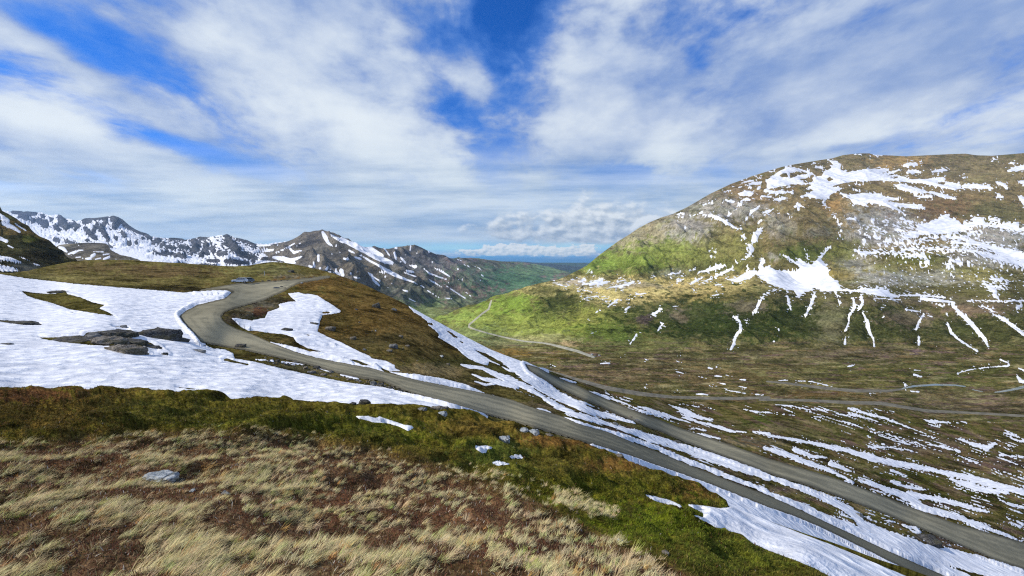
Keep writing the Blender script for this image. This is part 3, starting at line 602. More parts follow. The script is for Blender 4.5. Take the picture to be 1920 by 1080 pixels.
GULLIES = [
 ('chain of small snow scraps in a dark gully, leftmost under the snow star', [T(*C5, [(145, 95, 6), (155, 150, 10), (172, 205, 5)])]),
 ('wavy snow streak in the gully just right of the leftmost one', [T(*C5, [(350, 75, 7), (330, 150, 12), (300, 210, 10), (280, 255, 7)])]),
 ('short thin snow streak hanging under the middle of the long snow ledge', [T(*C5, [(505, 80, 4), (522, 100, 5), (540, 172, 5)])]),
 ('long broken snow streak winding down a dark green gully', [T(*C5, [(640, 125, 10), (650, 190, 12), (610, 240, 8), (605, 300, 6), (580, 360, 9)]), T(*C5, [(580, 410, 6), (578, 460, 10)])]),
 ('stubby bent snow streak directly above the longest straight gully streak', [T(*C5, [(700, 110, 13), (712, 145, 9), (690, 190, 11)])]),
 ('straight snow streak narrowing downhill over green slope, beside the broken one', [T(*C5, [(710, 225, 7), (745, 290, 13), (760, 370, 13), (790, 420, 7), (797, 480, 6)])]),
 ('thin two piece snow streak in the gully below a reddish scree', [T(*C5, [(1165, 240, 7), (1135, 290, 9), (1110, 350, 9)]), T(*C5, [(1132, 410, 9), (1132, 460, 11)])]),
 ('hooked snow streak running right and down to the valley floor', [T(*C5, [(1350, 310, 9), (1372, 370, 11), (1410, 410, 9), (1480, 460, 8), (1570, 515, 8)])]),
 ('widest snow streak falling from the ledge to the valley floor', [T(*C5, [(1385, 165, 10), (1440, 230, 15), (1520, 300, 18), (1580, 370, 17), (1630, 430, 14), (1650, 480, 8)])]),
 ('slanting snow streak at the edge of the mountain flank, beyond the widest one', [T(*C5, [(1600, 175, 6), (1670, 200, 8), (1690, 240, 5), (1760, 265, 14), (1830, 320, 13), (1940, 400, 14)])]),
 ('beaded snow streak with a hook at its top, above the valley scrub', [T(*C6, [(1660, 135, 8), (1705, 165, 8), (1715, 200, 10), (1710, 240, 13), (1670, 290, 11), (1665, 340, 13), (1640, 380, 9)])]),
 ('small upright snow scrap on the green foot of the mountain', [T(*C6, [(1125, 190, 8), (1098, 238, 7)])]),
 ('slim snow scrap lowest on the bright green foot of the mountain', [T(*C6, [(935, 265, 5), (915, 300, 9), (885, 340, 5)])]),
 ('round snow scrap at the edge of the cloud dark slope', [T(*C6, [(1115, 75, 9), (1075, 112, 10), (1060, 117, 15)])]),
]
CENTRE_STROKES = [T(*k, s) for k, s in [(C2, s) for s in [
 [(500, 300, 10), (520, 340, 17), (540, 380, 11), (572, 406, 6)], [(565, 325, 8), (640, 365, 14), (700, 380, 12)], [(640, 345, 8), (700, 385, 17), (760, 410, 22), (820, 440, 22), (900, 490, 18), (980, 520, 22), (1020, 532, 13)], [(720, 360, 7), (760, 380, 5)],
 [(825, 400, 9), (880, 440, 18), (940, 480, 18)], [(600, 405, 8)], [(700, 440, 8), (735, 456, 6)], [(740, 488, 6), (785, 502, 9)], [(780, 470, 5), (860, 520, 8), (920, 550, 8), (980, 590, 15), (1050, 625, 14), (1120, 655, 8), (1180, 675, 5), (1260, 715, 4)],
 [(1038, 455, 8), (1050, 500, 8)], [(965, 425, 5), (1000, 475, 5)], [(1050, 420, 11)], [(1160, 405, 6), (1155, 440, 4)], [(1085, 490, 6), (1120, 532, 8)], [(1130, 590, 8), (1180, 600, 8)], [(1195, 560, 13), (1150, 550, 5)], [(1110, 603, 5), (1200, 636, 5)],
 [(1340, 568, 4), (1400, 600, 8), (1450, 632, 5)], [(1260, 575, 4), (1300, 610, 6), (1380, 640, 5), (1430, 656, 4)], [(1280, 650, 4), (1340, 680, 6), (1390, 712, 4)], [(1400, 685, 3), (1480, 740, 5), (1570, 797, 5)], [(1285, 738, 4), (1370, 792, 4)], [(1570, 748, 4), (1612, 782, 4)],
 [(1300, 445, 11)], [(1355, 465, 6)], [(640, 590, 16), (650, 622, 14)], [(600, 575, 5), (600, 600, 10), (625, 622, 10)], [(580, 608, 8)], [(540, 560, 6), (528, 580, 10)], [(430, 525, 6), (440, 560, 8)], [(400, 555, 9), (420, 565, 9)], [(480, 572, 9)], [(712, 610, 10)], [(760, 598, 7)],
 [(735, 640, 6), (775, 645, 8)], [(840, 605, 4), (870, 625, 9), (880, 660, 8), (900, 680, 9), (925, 702, 6)], [(850, 620, 5), (930, 668, 6)], [(970, 635, 9)], [(930, 600, 6), (960, 605, 7)], [(468, 475, 9), (468, 515, 9)], [(-20, 402, 10), (60, 400, 8), (110, 398, 5)], [(-20, 440, 18), (60, 440, 12), (130, 435, 8)],
 [(150, 455, 7), (200, 435, 6), (290, 385, 4)], [(-10, 525, 16), (60, 525, 12), (90, 525, 6)], [(130, 490, 9), (200, 500, 18), (260, 512, 14), (310, 498, 10), (345, 482, 5)], [(250, 420, 7), (285, 455, 11), (340, 440, 5)], [(300, 410, 4), (335, 380, 4)], [(225, 525, 12), (290, 530, 8)],
 [(160, 398, 6)], [(570, 465, 5)], [(660, 500, 8), (690, 505, 8)], [(690, 480, 6)], [(1020, 685, 6)], [(1100, 735, 4), (1135, 745, 8)], [(1145, 800, 3), (1195, 822, 4)], [(1205, 460, 4), (1215, 450, 4)], [(1320, 530, 3), (1330, 510, 3)], [(1515, 575, 6)], [(1560, 545, 3), (1610, 565, 4)], [(1640, 555, 4), (1700, 590, 4)],
 [(1680, 660, 6)], [(1520, 655, 3), (1550, 660, 4)], [(1620, 645, 5)], [(1745, 615, 3)], [(1690, 620, 4), (1705, 632, 4)], [(1440, 680, 4), (1490, 690, 3)], [(1300, 700, 3)], [(1420, 798, 5), (1470, 800, 4)], [(1120, 468, 6)], [(1145, 520, 6)], [(1085, 525, 7)], [(1790, 555, 3)], [(1510, 505, 3), (1540, 515, 3)], [(990, 715, 4)], [(630, 455, 5)], [(1340, 745, 3)]]]]
ROCK_LEFT = [T(*C1, s) for s in [
 [(95, 148, 8), (200, 160, 18), (262, 160, 10)], [(150, 178, 10), (200, 195, 14)], [(320, 180, 10)], [(290, 215, 14), (340, 240, 22)], [(250, 215, 14)], [(455, 190, 20), (470, 230, 30), (500, 262, 16)], [(420, 262, 14), (440, 285, 8)], [(520, 250, 10), (590, 250, 8), (560, 280, 6)], [(385, 205, 8)],
 [(620, 205, 6), (720, 200, 6), (800, 192, 6)], [(850, 195, 18), (880, 220, 28), (860, 258, 18)], [(800, 218, 8), (760, 268, 14), (790, 322, 12), (812, 352, 8)], [(915, 218, 12), (960, 258, 10), (1020, 290, 7), (1110, 322, 5)], [(630, 230, 8), (680, 218, 6)], [(640, 275, 10), (690, 322, 12), (720, 350, 7)],
 [(730, 240, 8), (700, 298, 8)], [(915, 305, 8), (940, 330, 6)], [(970, 385, 13)], [(870, 345, 8)], [(1022, 380, 9)], [(1190, 362, 13), (1160, 372, 8)], [(1230, 385, 8), (1210, 400, 5)], [(1280, 347, 5), (1370, 350, 7)], [(1450, 360, 12), (1480, 390, 18), (1460, 430, 16), (1440, 450, 8)], [(1500, 342, 10), (1540, 345, 6)],
 [(1550, 395, 12), (1540, 440, 10), (1510, 475, 8)], [(1600, 430, 8), (1600, 450, 5)], [(1640, 460, 10), (1690, 460, 6)], [(1700, 330, 12), (1720, 370, 20), (1760, 415, 20), (1790, 440, 10)], [(1690, 390, 7)], [(1800, 470, 10), (1870, 485, 12), (1920, 495, 8)], [(1300, 468, 4), (1385, 486, 6)], [(1690, 520, 7), (1790, 530, 9), (1860, 530, 6)], [(1560, 514, 5), (1640, 515, 5)],
 [(1150, 455, 3), (1290, 465, 4)], [(655, 362, 7)], [(410, 358, 8), (440, 362, 5)], [(490, 368, 4), (570, 388, 5)], [(830, 410, 4)], [(1330, 540, 5), (1400, 545, 5)], [(1500, 550, 4), (1620, 552, 4)], [(1900, 520, 10)], [(1840, 360, 7), (1910, 400, 7)], [(1780, 340, 8), (1830, 360, 5)], [(1070, 345, 5)], [(1100, 330, 9), (1130, 345, 6)], [(1350, 410, 6), (1400, 420, 6)], [(1250, 410, 6), (1300, 420, 4)], [(560, 235, 10)], [(1040, 300, 8), (1000, 280, 8)]]]
SIDE_STROKES = [T(*C1, s) for s in [[(-30, 165, 20), (20, 195, 20), (60, 215, 14)], [(20, 235, 14), (90, 262, 16), (150, 300, 8)], [(110, 235, 6), (195, 290, 5)], [(-30, 335, 14), (50, 368, 12)], [(-30, 490, 16), (70, 505, 18), (150, 530, 10)], [(-60, 560, 28), (60, 575, 22), (130, 585, 8)], [(60, 402, 6), (100, 420, 4)], [(140, 482, 4), (220, 515, 4)], [(250, 535, 3), (300, 552, 3)], [(50, 415, 2)]]]
BUTTE_STROKES = [T(*K8, s) for s in [[(890, 670, 16), (950, 690, 30), (1000, 735, 14)], [(1030, 770, 14), (1140, 725, 12)], [(1100, 765, 12), (1180, 715, 12), (1250, 710, 6)], [(1400, 738, 6), (1550, 738, 8)], [(1380, 800, 25), (1420, 775, 20)], [(1290, 840, 14), (1370, 825, 10)], [(1430, 850, 8), (1510, 830, 10)], [(1550, 780, 10), (1650, 765, 8)], [(1560, 845, 16), (1640, 815, 18)], [(1140, 820, 8), (1210, 815, 8)], [(1240, 835, 10)], [(1180, 640, 8)], [(1310, 850, 10), (1370, 845, 8)], [(1070, 790, 8)], [(1740, 848, 8)]]]
# ------------------------------------------------------------------ materials
M_moss = ground_mat('moss and heath', 1.3, 1.1, (0.17, 0.12, 0.035), 0.3, (0.022, 0.018, 0.006), 0.8, 0.09, 0.25)  # strong dark brown patches also stand in for shade between the hummocks
M_slope = ground_mat('heath on the hill', 9.0, 1.15, (0.21, 0.13, 0.045), 0.32, (0.020, 0.016, 0.006), 0.7, 0.6, 0.15)
M_valley = ground_mat('valley tundra', 45.0, 1.0, (0.24, 0.21, 0.12), 0.15, (0.03, 0.030, 0.010), 0.35, 5.0, 0.2)
M_far = ground_mat('far rock', 260.0, 0.9, (0.20, 0.18, 0.15), 0.4, (0.025, 0.027, 0.035), 0.6, 14.0, 0.1)
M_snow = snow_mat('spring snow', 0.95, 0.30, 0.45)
M_snow_mid = snow_mat('old snow', 1.3, 0.3, 0.4)
M_snow_far = snow_mat('mountain snow', 12.0, 0.6, 0.2)

m, nt, b = new_mat('graded gravel'); M_road = m
p = pos(nt); w = attr(nt, 'edge', 'Fac'); tw = attr(nt, 'wear', 'Fac')
g1 = noise(nt, p, 0.35, 8, .6); g2 = noise(nt, p, 6.0, 7, .7); g3 = noise(nt, p, 0.05, 4, .5)
c = mixc(nt, (tw + (g1 - .5) * 1.1).smooth(0.2, 0.8), (0.30, 0.27, 0.18), (0.18, 0.168, 0.118))
c = mixc(nt, w.smooth(0.0, 1.0, 0.75, 0.0), c, (0.075, 0.068, 0.05))
c = cscale(nt, c, (g2 - .5) * 1.7 + (g3 - .5) * 1.0 + 1.0)
nt.links.new(c.s, b.inputs['Base Color']); bump(nt, b, g2 + g1, 0.05)

def features(L, polys, holes=(), strokes=(), namp=1.0, sf=1.0, seed=40, edge=None):
    """signed distance (pixels) to the nearest traced edge, roughened; index of the winning feature"""
    U, V = L.U, L.V
    rough = namp * (1.5 * fbm(U / 9, V / 5, 3, .6, seed) + 1.1 * fbm(U / 3.1, V / 2.2, 2, .6, seed + 9))
    best = np.full(U.shape, -60.0); who = np.zeros(U.shape, int)
    for i, p in enumerate(polys):
        s = poly_sdf(U, V, p); w = s > best; who[w] = i; best = np.maximum(best, s)
    for h in holes: best = np.minimum(best, -poly_sdf(U, V, h))
    n0 = len(polys)
    for i, st in enumerate(strokes):
        s = stroke_sdf(U, V, st) * sf; w = s > best; who[w] = n0 + i; best = np.maximum(best, s)
    return best, who, best + rough * sst(best, -4, 2)

# ------------------------------------------------------------------ lowland out to the sea of haze
rr = np.concatenate([[0.0], np.geomspace(60, 30000, 90)])
th = np.linspace(0, 2 * math.pi, 181)
X, Y = rr[:, None] * np.sin(th)[None], rr[:, None] * np.cos(th)[None]
Z = -335 + 8 * fbm(X / 900, Y / 900, 3, .5, 90, lam=900) * sst(rr, 500, 4000)[:, None]
low_c = np.empty(X.shape + (3,)); low_c[:] = (0.035, 0.06, 0.035)
M_low = ground_mat('lowland forest', 900.0, 0.5, (0.07, 0.09, 0.05), 0.4, (0.02, 0.035, 0.025), 0.5, 5.0, 0.2)
mesh_obj('lowland', np.stack([X, Y, Z], -1).reshape(-1, 3), grid_faces(*X.shape)[:, ::-1], M_low, kind='structure', attrs={'tint': low_c.reshape(-1, 3)})

# ------------------------------------------------------------------ far ridges beyond the valley
L = layer(930, 1240, 3, [(930, 489), (985, 491), (1020, 493.5), (1060, 497), (1085, 500.5), (1110, 504), (1150, 508), (1240, 516)], [(930, 560), (1240, 560)], 2.0,
          [(930, 490, 11000), (1085, 500, 12500), (1240, 516, 13500), (930, 530, 7600), (1085, 540, 7200), (1240, 550, 7000), (1000, 560, 6000)])
dz = fbm(L.P[..., 0] / 900, L.P[..., 1] / 900, 4, .5, 60) * 25
finish(L, dz)
ground_obj(L, 'distant_ridge', M_far, paint(L.U, L.V, (0.035, 0.05, 0.05), []))

# left cirque, mostly snow with bare crags
topA = [(-120, 380), (20, 396), (30, 395), (37, 396), (45, 399), (52, 396), (66, 398), (78, 397.5), (86, 401), (95, 404), (103, 402), (110, 401.5), (118, 407), (130, 410), (145, 413), (155, 412), (160, 410), (175, 408), (190, 406), (200, 404.3), (212, 403.5), (222, 405.5), (230, 412),
 (240, 420), (252, 428), (268, 436), (285, 442), (300, 444), (325, 445), (345, 448), (360, 446), (372, 443), (390, 443), (405, 441.5), (415, 440), (425, 438.5), (434, 441), (445, 446), (460, 450), (480, 455), (500, 456), (530, 452), (600, 450), (620, 455)]
L = layer(-120, 620, 1.5, topA, [(-120, 560), (620, 560)], 1.3,
          [(-120, 380, 5000), (30, 395, 5200), (120, 407, 5000), (210, 404, 4700), (290, 442, 4400), (350, 447, 4500), (425, 439, 4200), (500, 456, 4000), (620, 450, 3800), (60, 440, 3900), (150, 440, 3900), (210, 430, 4100), (300, 460, 3500),
           (100, 470, 3100), (250, 475, 2700), (400, 475, 3000), (500, 480, 2900), (300, 500, 2000), (420, 495, 2100), (150, 500, 2000), (500, 505, 2100), (0, 510, 1700), (300, 540, 1500), (600, 540, 1500)])
crag = np.full(L.U.shape, -60.0)
for s in ROCK_LEFT: crag = np.maximum(crag, stroke_sdf(L.U, L.V, s))
X, Y = L.P[..., 0], L.P[..., 1]
top_fade = sst(L.V - np.interp(L.U, *zip(*topA)), -1, 14)
dz = (ridged(X / 420, Y / 600, 5, .55, 61, lam=420) - .4) * 90 * (.15 + .85 * top_fade) * sst(crag, -14, 4) + fbm(X / 60, Y / 60, 3, .5, 62, lam=60) * 7 + np.clip(crag, -3, 5) * 3.0
finish(L, dz)
crag = np.full(L.U.shape, -60.0)
for s in ROCK_LEFT: crag = np.maximum(crag, stroke_sdf(L.U, L.V, s) + .5)
colr = paint(L.U, L.V, (0.06, 0.06, 0.068), [(400, 430, 60, 30, (0.06, 0.06, 0.06), .7), (60, 410, 60, 20, (0.05, 0.055, 0.085), .8), (120, 500, 100, 20, (.1, .09, .06), .8)])
nz = 4.6 * fbm(L.U / 7 + L.V / 14, L.V / 6, 5, .7, 63)
zone = np.maximum(sst(crag, -8, 2) * 1.4, 0.35 * sst(L.V, 500, 480)) + sst(L.V, 497, 505) * 0.8
spk = 3.4 * fbm((L.U - L.V * .8) / 5.0, (L.V + L.U * .4) / 3.4, 3, .6, 66)
snow = np.where(crag > -1.2 + nz * .4, -(crag + 1.2) - nz * .4, -(crag + 1.2) - nz * .4)
snow = np.minimum(snow, 2.1 + spk * 1.9 - 1.6 * sst(crag, -9, -1) - 1.3 * sst(L.U, 260, 330) * sst(L.V, 486, 474) + 2.5 * sst(L.V, 462, 478) * sst(L.U, 330, 200))
flank = (np.abs(L.U - 470) < 70) & (L.V > 470)
ground_obj(L, 'mountain', M_far, colr)
px = L.D / FPX
cover_obj(L, 'mountain_snow', M_snow_far, snow, np.clip(snow, -3, 2.5) * px * 0.55, kind='stuff')

# flat topped rock butte in front of the cirque
L = layer(96, 262, 1.5, [(96, 470), (104, 463), (112, 459), (125, 457.5), (140, 456.5), (160, 455), (185, 455.3), (198, 456.5), (204, 460), (207, 468), (215, 473), (228, 479), (240, 481), (262, 487)], [(96, 530), (262, 530)], 1.3,
          [(96, 470, 1500), (160, 455, 1600), (200, 457, 1580), (207, 468, 1500), (262, 487, 1400), (100, 500, 1000), (180, 500, 1000), (262, 510, 1000), (150, 475, 1350), (200, 475, 1380)])
X, Y = L.P[..., 0], L.P[..., 1]
finish(L, (ridged(X / 60, Y / 90, 4, .5, 64, lam=60) - .4) * 10 + fbm(X / 12, Y / 12, 3, .5, 65, lam=12) * 1.5)
ground_obj(L, 'rock_butte', M_far, paint(L.U, L.V, (0.15, 0.13, 0.09), [(180, 463, 30, 9, (0.13, 0.11, 0.085), .9), (210, 480, 30, 8, (0.13, 0.10, 0.06), .6)]))
raw, who, sn = features(L, [], strokes=BUTTE_STROKES, namp=.5)
cover_obj(L, 'mountain_snow', M_snow_far, sn, np.clip(sn, -3, 2) * L.D / FPX * 0.5, kind='stuff')

# centre mountain and the long green ridge that runs out of it
topB = [(440, 470), (470, 462), (490, 459), (510, 457), (535, 452), (545, 449), (560, 443), (572, 437), (580, 436), (592, 433), (600, 432.5), (612, 434), (625, 437), (640, 443), (650, 447), (662, 453), (676, 459), (690, 462), (700, 462.5), (715, 464), (730, 464.5), (745, 461.5), (760, 461.5), (780, 459.5),
 (790, 463), (800, 468), (815, 474), (830, 478), (840, 482.5), (850, 483), (880, 483.5), (910, 486), (950, 491), (980, 492.5), (1000, 495), (1030, 500), (1060, 508), (1090, 519), (1130, 530)]
L = layer(440, 1130, 1.7, topB, [(440, 640), (1130, 640)], 1.3,
          [(440, 470, 3600), (500, 458, 3600), (545, 449, 3400), (600, 432, 3300), (650, 447, 3500), (700, 463, 3600), (780, 460, 3700), (840, 482, 4000), (900, 486, 4800), (980, 493, 6800), (1030, 500, 8000), (1130, 530, 9000), (1060, 520, 5600), (1000, 520, 4800),
           (500, 500, 2500), (560, 480, 2450), (600, 480, 2500), (600, 520, 2100), (660, 480, 2700), (680, 520, 2150), (740, 500, 2750), (780, 500, 2850), (760, 550, 2000), (850, 520, 2900), (850, 550, 2350), (900, 540, 2900), (940, 560, 2600), (960, 530, 4000),
           (800, 580, 1900), (880, 575, 2250), (820, 600, 1650), (930, 600, 1900), (700, 600, 1500), (500, 560, 1700), (600, 620, 1300), (1000, 600, 2000), (1100, 600, 2200)])
X, Y = L.P[..., 0], L.P[..., 1]
tf = sst(L.V - np.interp(L.U, *zip(*topB)), -1, 12)
rk = sst(L.V, 585, 545) * sst(L.U, 960, 850)
dz = (ridged((X + .4 * Y) / 300, (Y - .2 * X) / 700, 5, .55, 71, lam=300) - .4) * 125 * (.2 + .8 * tf) * rk + fbm(X / 50, Y / 50, 4, .5, 72, lam=50) * 7 * rk + (ridged((X + .5 * Y) / 75, (Y - .4 * X) / 150, 4, .55, 78, lam=75) - .4) * 24 * rk + fbm(X / 500, Y / 500, 3, .5, 73, lam=500) * 14
finish(L, dz)
colr = paint(L.U, L.V, (0.125, 0.105, 0.078), [
 (600, 450, 40, 30, (0.13, 0.108, 0.08), .9), (690, 500, 70, 30, (0.12, 0.10, 0.065), .7), (800, 490, 70, 25, (0.075, 0.075, 0.08), .9), (560, 520, 80, 20, (0.08, 0.078, 0.08), .7), (700, 530, 90, 22, (.10, .085, .06), .7),
 (860, 500, 60, 20, (0.075, 0.085, 0.08), .9), (930, 500, 70, 16, (0.09, 0.12, 0.06), .8), (800, 548, 120, 22, (0.06, 0.07, 0.05), .85), (900, 520, 60, 20, (0.05, 0.085, 0.05), .9), (980, 525, 70, 25, (0.05, 0.13, 0.055), 1),
 (1020, 505, 60, 10, (0.08, 0.16, 0.06), .9), (800, 585, 110, 17, (0.15, 0.18, 0.06), 1), (870, 565, 60, 12, (0.07, 0.11, 0.05), .9), (940, 556, 40, 15, (0.06, 0.13, 0.06), .8), (850, 600, 100, 12, (.13, .17, .05), .8)], 10)
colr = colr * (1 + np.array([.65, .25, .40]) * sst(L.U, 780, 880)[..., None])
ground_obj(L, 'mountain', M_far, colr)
raw, who, sn = features(L, [], strokes=CENTRE_STROKES, namp=.55)
q = (L.U * .8 + L.V * .6), (L.V * .8 - L.U * .6)
st = 1.5 * fbm(q[0] / 9, q[1] / 1.7, 3, .6, 74) - 1.05 + 0.25 * sst(L.U, 760, 860) * sst(L.V, 560, 520)
reg = sst(L.V, 585, 560) * sst(L.U, 1000, 900) * sst(L.V - np.interp(L.U, *zip(*topB)), 3, 10)
sn = np.maximum(sn, np.where(reg > .5, st * 2.0, -9))
cover_obj(L, 'mountain_snow', M_snow_far, sn, np.clip(sn, -3, 2) * L.D / FPX * 0.45, kind='stuff')

# steep dark slope at the far left
L = layer(-140, 190, 2, [(-140, 340), (-20, 378), (0, 387), (4, 395), (15, 400), (28, 407), (40, 415), (60, 430), (75, 441), (90, 452), (105, 463), (120, 475), (135, 485), (150, 492), (190, 505)], [(-140, 600), (190, 600)], 1.6,
          [(-140, 340, 420), (0, 387, 400), (60, 430, 370), (120, 475, 340), (190, 505, 330), (0, 450, 300), (-140, 450, 300), (80, 490, 260), (0, 510, 190), (-140, 510, 180), (140, 510, 250), (0, 560, 120), (100, 560, 160), (190, 560, 180)])
X, Y = L.P[..., 0], L.P[..., 1]
finish(L, (ridged(X / 30, Y / 50, 5, .55, 81, lam=30) - .4) * 5 * sst(L.V - 390, 0, 25) + fbm(X / 4, Y / 4, 3, .5, 82, lam=4) * .7)
ground_obj(L, 'rocky_slope', M_slope, paint(L.U, L.V, (0.035, 0.034, 0.016), [(40, 425, 40, 14, (0.14, 0.095, 0.035), 1), (85, 445, 25, 9, (0.16, 0.10, 0.035), .9), (55, 448, 18, 6, (0.17, 0.16, 0.03), .9), (10, 460, 40, 14, (0.05, 0.05, 0.02), .7), (90, 480, 40, 14, (0.022, 0.02, 0.012), .9), (50, 500, 22, 8, (0.09, 0.09, 0.08), .7), (20, 405, 20, 8, (.10, .10, .04), .8)], 6))
raw, who, sn = features(L, [], strokes=SIDE_STROKES, namp=.8)
cover_obj(L, 'slope_snow', M_snow_mid, sn, np.clip(sn, -3, 2) * L.D / FPX * 0.5, kind='stuff')

# ------------------------------------------------------------------ valley floor, green spur and the big mountain on the right
topC = [(780, 606), (800, 598), (830, 589), (860, 580), (900, 567), (930, 557), (960, 546), (990, 537), (1015, 530), (1035, 526), (1050, 523), (1065, 516), (1085, 506), (1100, 498), (1120, 481), (1140, 466), (1158, 453), (1180, 440), (1197, 429), (1220, 418), (1240, 410), (1262, 403), (1285, 391), (1310, 376), (1330, 364), (1350, 354),
 (1370, 344), (1390, 337), (1410, 330), (1440, 321), (1465, 313), (1490, 308), (1520, 303), (1545, 299), (1560, 297), (1580, 291), (1600, 288.5), (1615, 287.5), (1630, 287.5), (1640, 290.5), (1660, 291), (1700, 293), (1740, 291), (1780, 289), (1810, 288), (1830, 291), (1860, 292), (1890, 289.5), (1920, 287), (2080, 280)]
L = layer(780, 2080, 2, topC, [(780, 700), (1000, 740), (1300, 800), (2080, 860)], 1.55,
   [(780, 606, 1500), (830, 589, 1500), (900, 567, 1450), (980, 540, 1300), (1035, 526, 1250), (1085, 506, 1400), (1150, 455, 1700), (1250, 407, 1800), (1330, 364, 1850), (1400, 333, 2100), (1480, 309, 2300), (1560, 297, 2500), (1610, 288, 2500), (1700, 293, 2500), (1800, 289, 2500), (1920, 287, 2400), (2080, 280, 2300),
    (850, 610, 1000), (800, 640, 800), (900, 600, 950), (960, 590, 980), (1000, 570, 1010), (1050, 550, 1080), (960, 625, 760), (1060, 610, 780), (1060, 640, 600), (1000, 690, 440), (1120, 665, 520), (900, 660, 560), (1240, 742, 360), (1440, 740, 365), (1640, 760, 335), (1920, 775, 325), (1920, 840, 250), (1300, 790, 290), (2080, 840, 250), (1000, 730, 360),
    (1920, 700, 440), (1640, 700, 440), (1440, 690, 455), (1200, 690, 455), (1180, 645, 600), (1440, 660, 560), (1640, 655, 560), (1850, 660, 530), (2050, 650, 520),
    (1200, 575, 900), (1440, 560, 800), (1640, 552, 760), (1900, 560, 700), (1440, 610, 670), (1640, 600, 650), (1850, 610, 600), (1250, 620, 680),
    (1100, 535, 1150), (1300, 525, 1130), (1500, 535, 950), (1700, 535, 880), (1920, 535, 850), (1180, 500, 1330), (1300, 500, 1220), (1250, 450, 1500), (1350, 420, 1500), (1350, 470, 1320), (1440, 400, 1550), (1440, 460, 1300), (1520, 490, 1080), (1520, 400, 1550),
    (1500, 345, 1950), (1600, 340, 2050), (1600, 400, 1600), (1600, 460, 1280), (1750, 330, 2100), (1750, 400, 1600), (1920, 330, 2000), (1920, 400, 1520), (1920, 460, 1200), (1740, 460, 1220), (1650, 500, 1020), (1800, 500, 1000)])
U, V = L.U, L.V
X, Y = L.P[..., 0], L.P[..., 1]
crest = sst(V - np.interp(U, *zip(*topC)), -1, 16)
mt = sst(V, 535, 505) * crest                     # the mountain above the ledge
face = sst(V, 545, 575) * sst(V, 670, 625) * sst(U, 1150, 1260)
spur = sst(U, 1250, 1100) * sst(V, 520, 550) * sst(V, 650, 600)
floor_ = sst(V, 640, 690)
gl = np.full(U.shape, 60.0)
for _, ss in GULLIES:
    for s in ss: gl = np.minimum(gl, -stroke_sdf(U, V, s))
dz = (ridged((X + Y * .25) / 150, Y / 330, 5, .55, 91, lam=150) - .42) * 80 * mt + (ridged(X / 45, Y / 70, 4, .55, 92, lam=45) - .4) * 18 * np.maximum(mt, .25 * crest)
dz += (ridged((X - 150) / 52, Y / 260, 4, .5, 93, lam=52) - .4) * 24 * face + (ridged((X + Y * .3) / 120, Y / 200, 4, .5, 94, lam=120) - .4) * 20 * spur
dz += -6 * np.exp(-(np.clip(gl, 0, 60) / 5.0) ** 2) * face + fbm(X / 14, Y / 14, 4, .55, 95, lam=14) * 1.6 * crest + fbm(X / 70, Y / 70, 3, .5, 97, lam=70) * 2.5 * floor_
dz += fbm(X / 3, Y / 3, 3, .6, 98, lam=3) * .35 * floor_
steep = np.clip(L.D / FPX * 1.55 / H[0] * 1.7, .10, 1)      # gentle ground is smoother than the steep flanks
dz *= steep
for (u, v, ru, rv, h) in [(1480, 455, 50, 42, 24), (1620, 415, 75, 30, 22), (1280, 430, 70, 30, 12), (1560, 385, 20, 30, -14), (1430, 470, 14, 45, -18), (1500, 505, 34, 22, -26), (1700, 500, 60, 20, 10), (1820, 470, 60, 22, 14), (1800, 420, 60, 16, -12), (1450, 350, 80, 14, -8)]:
    dz += h * np.exp(-((U - u) / ru) ** 2 - ((V - v) / rv) ** 2)
finish(L, dz)
U, V = L.U, L.V
GRN, GLD, BRN, GRY, SHADED_GRN, RED = (0.125, 0.145, 0.028), (0.27, 0.20, 0.065), (0.125, 0.09, 0.040), (0.20, 0.185, 0.15), (0.016, 0.024, 0.005), (0.12, 0.075, 0.05)
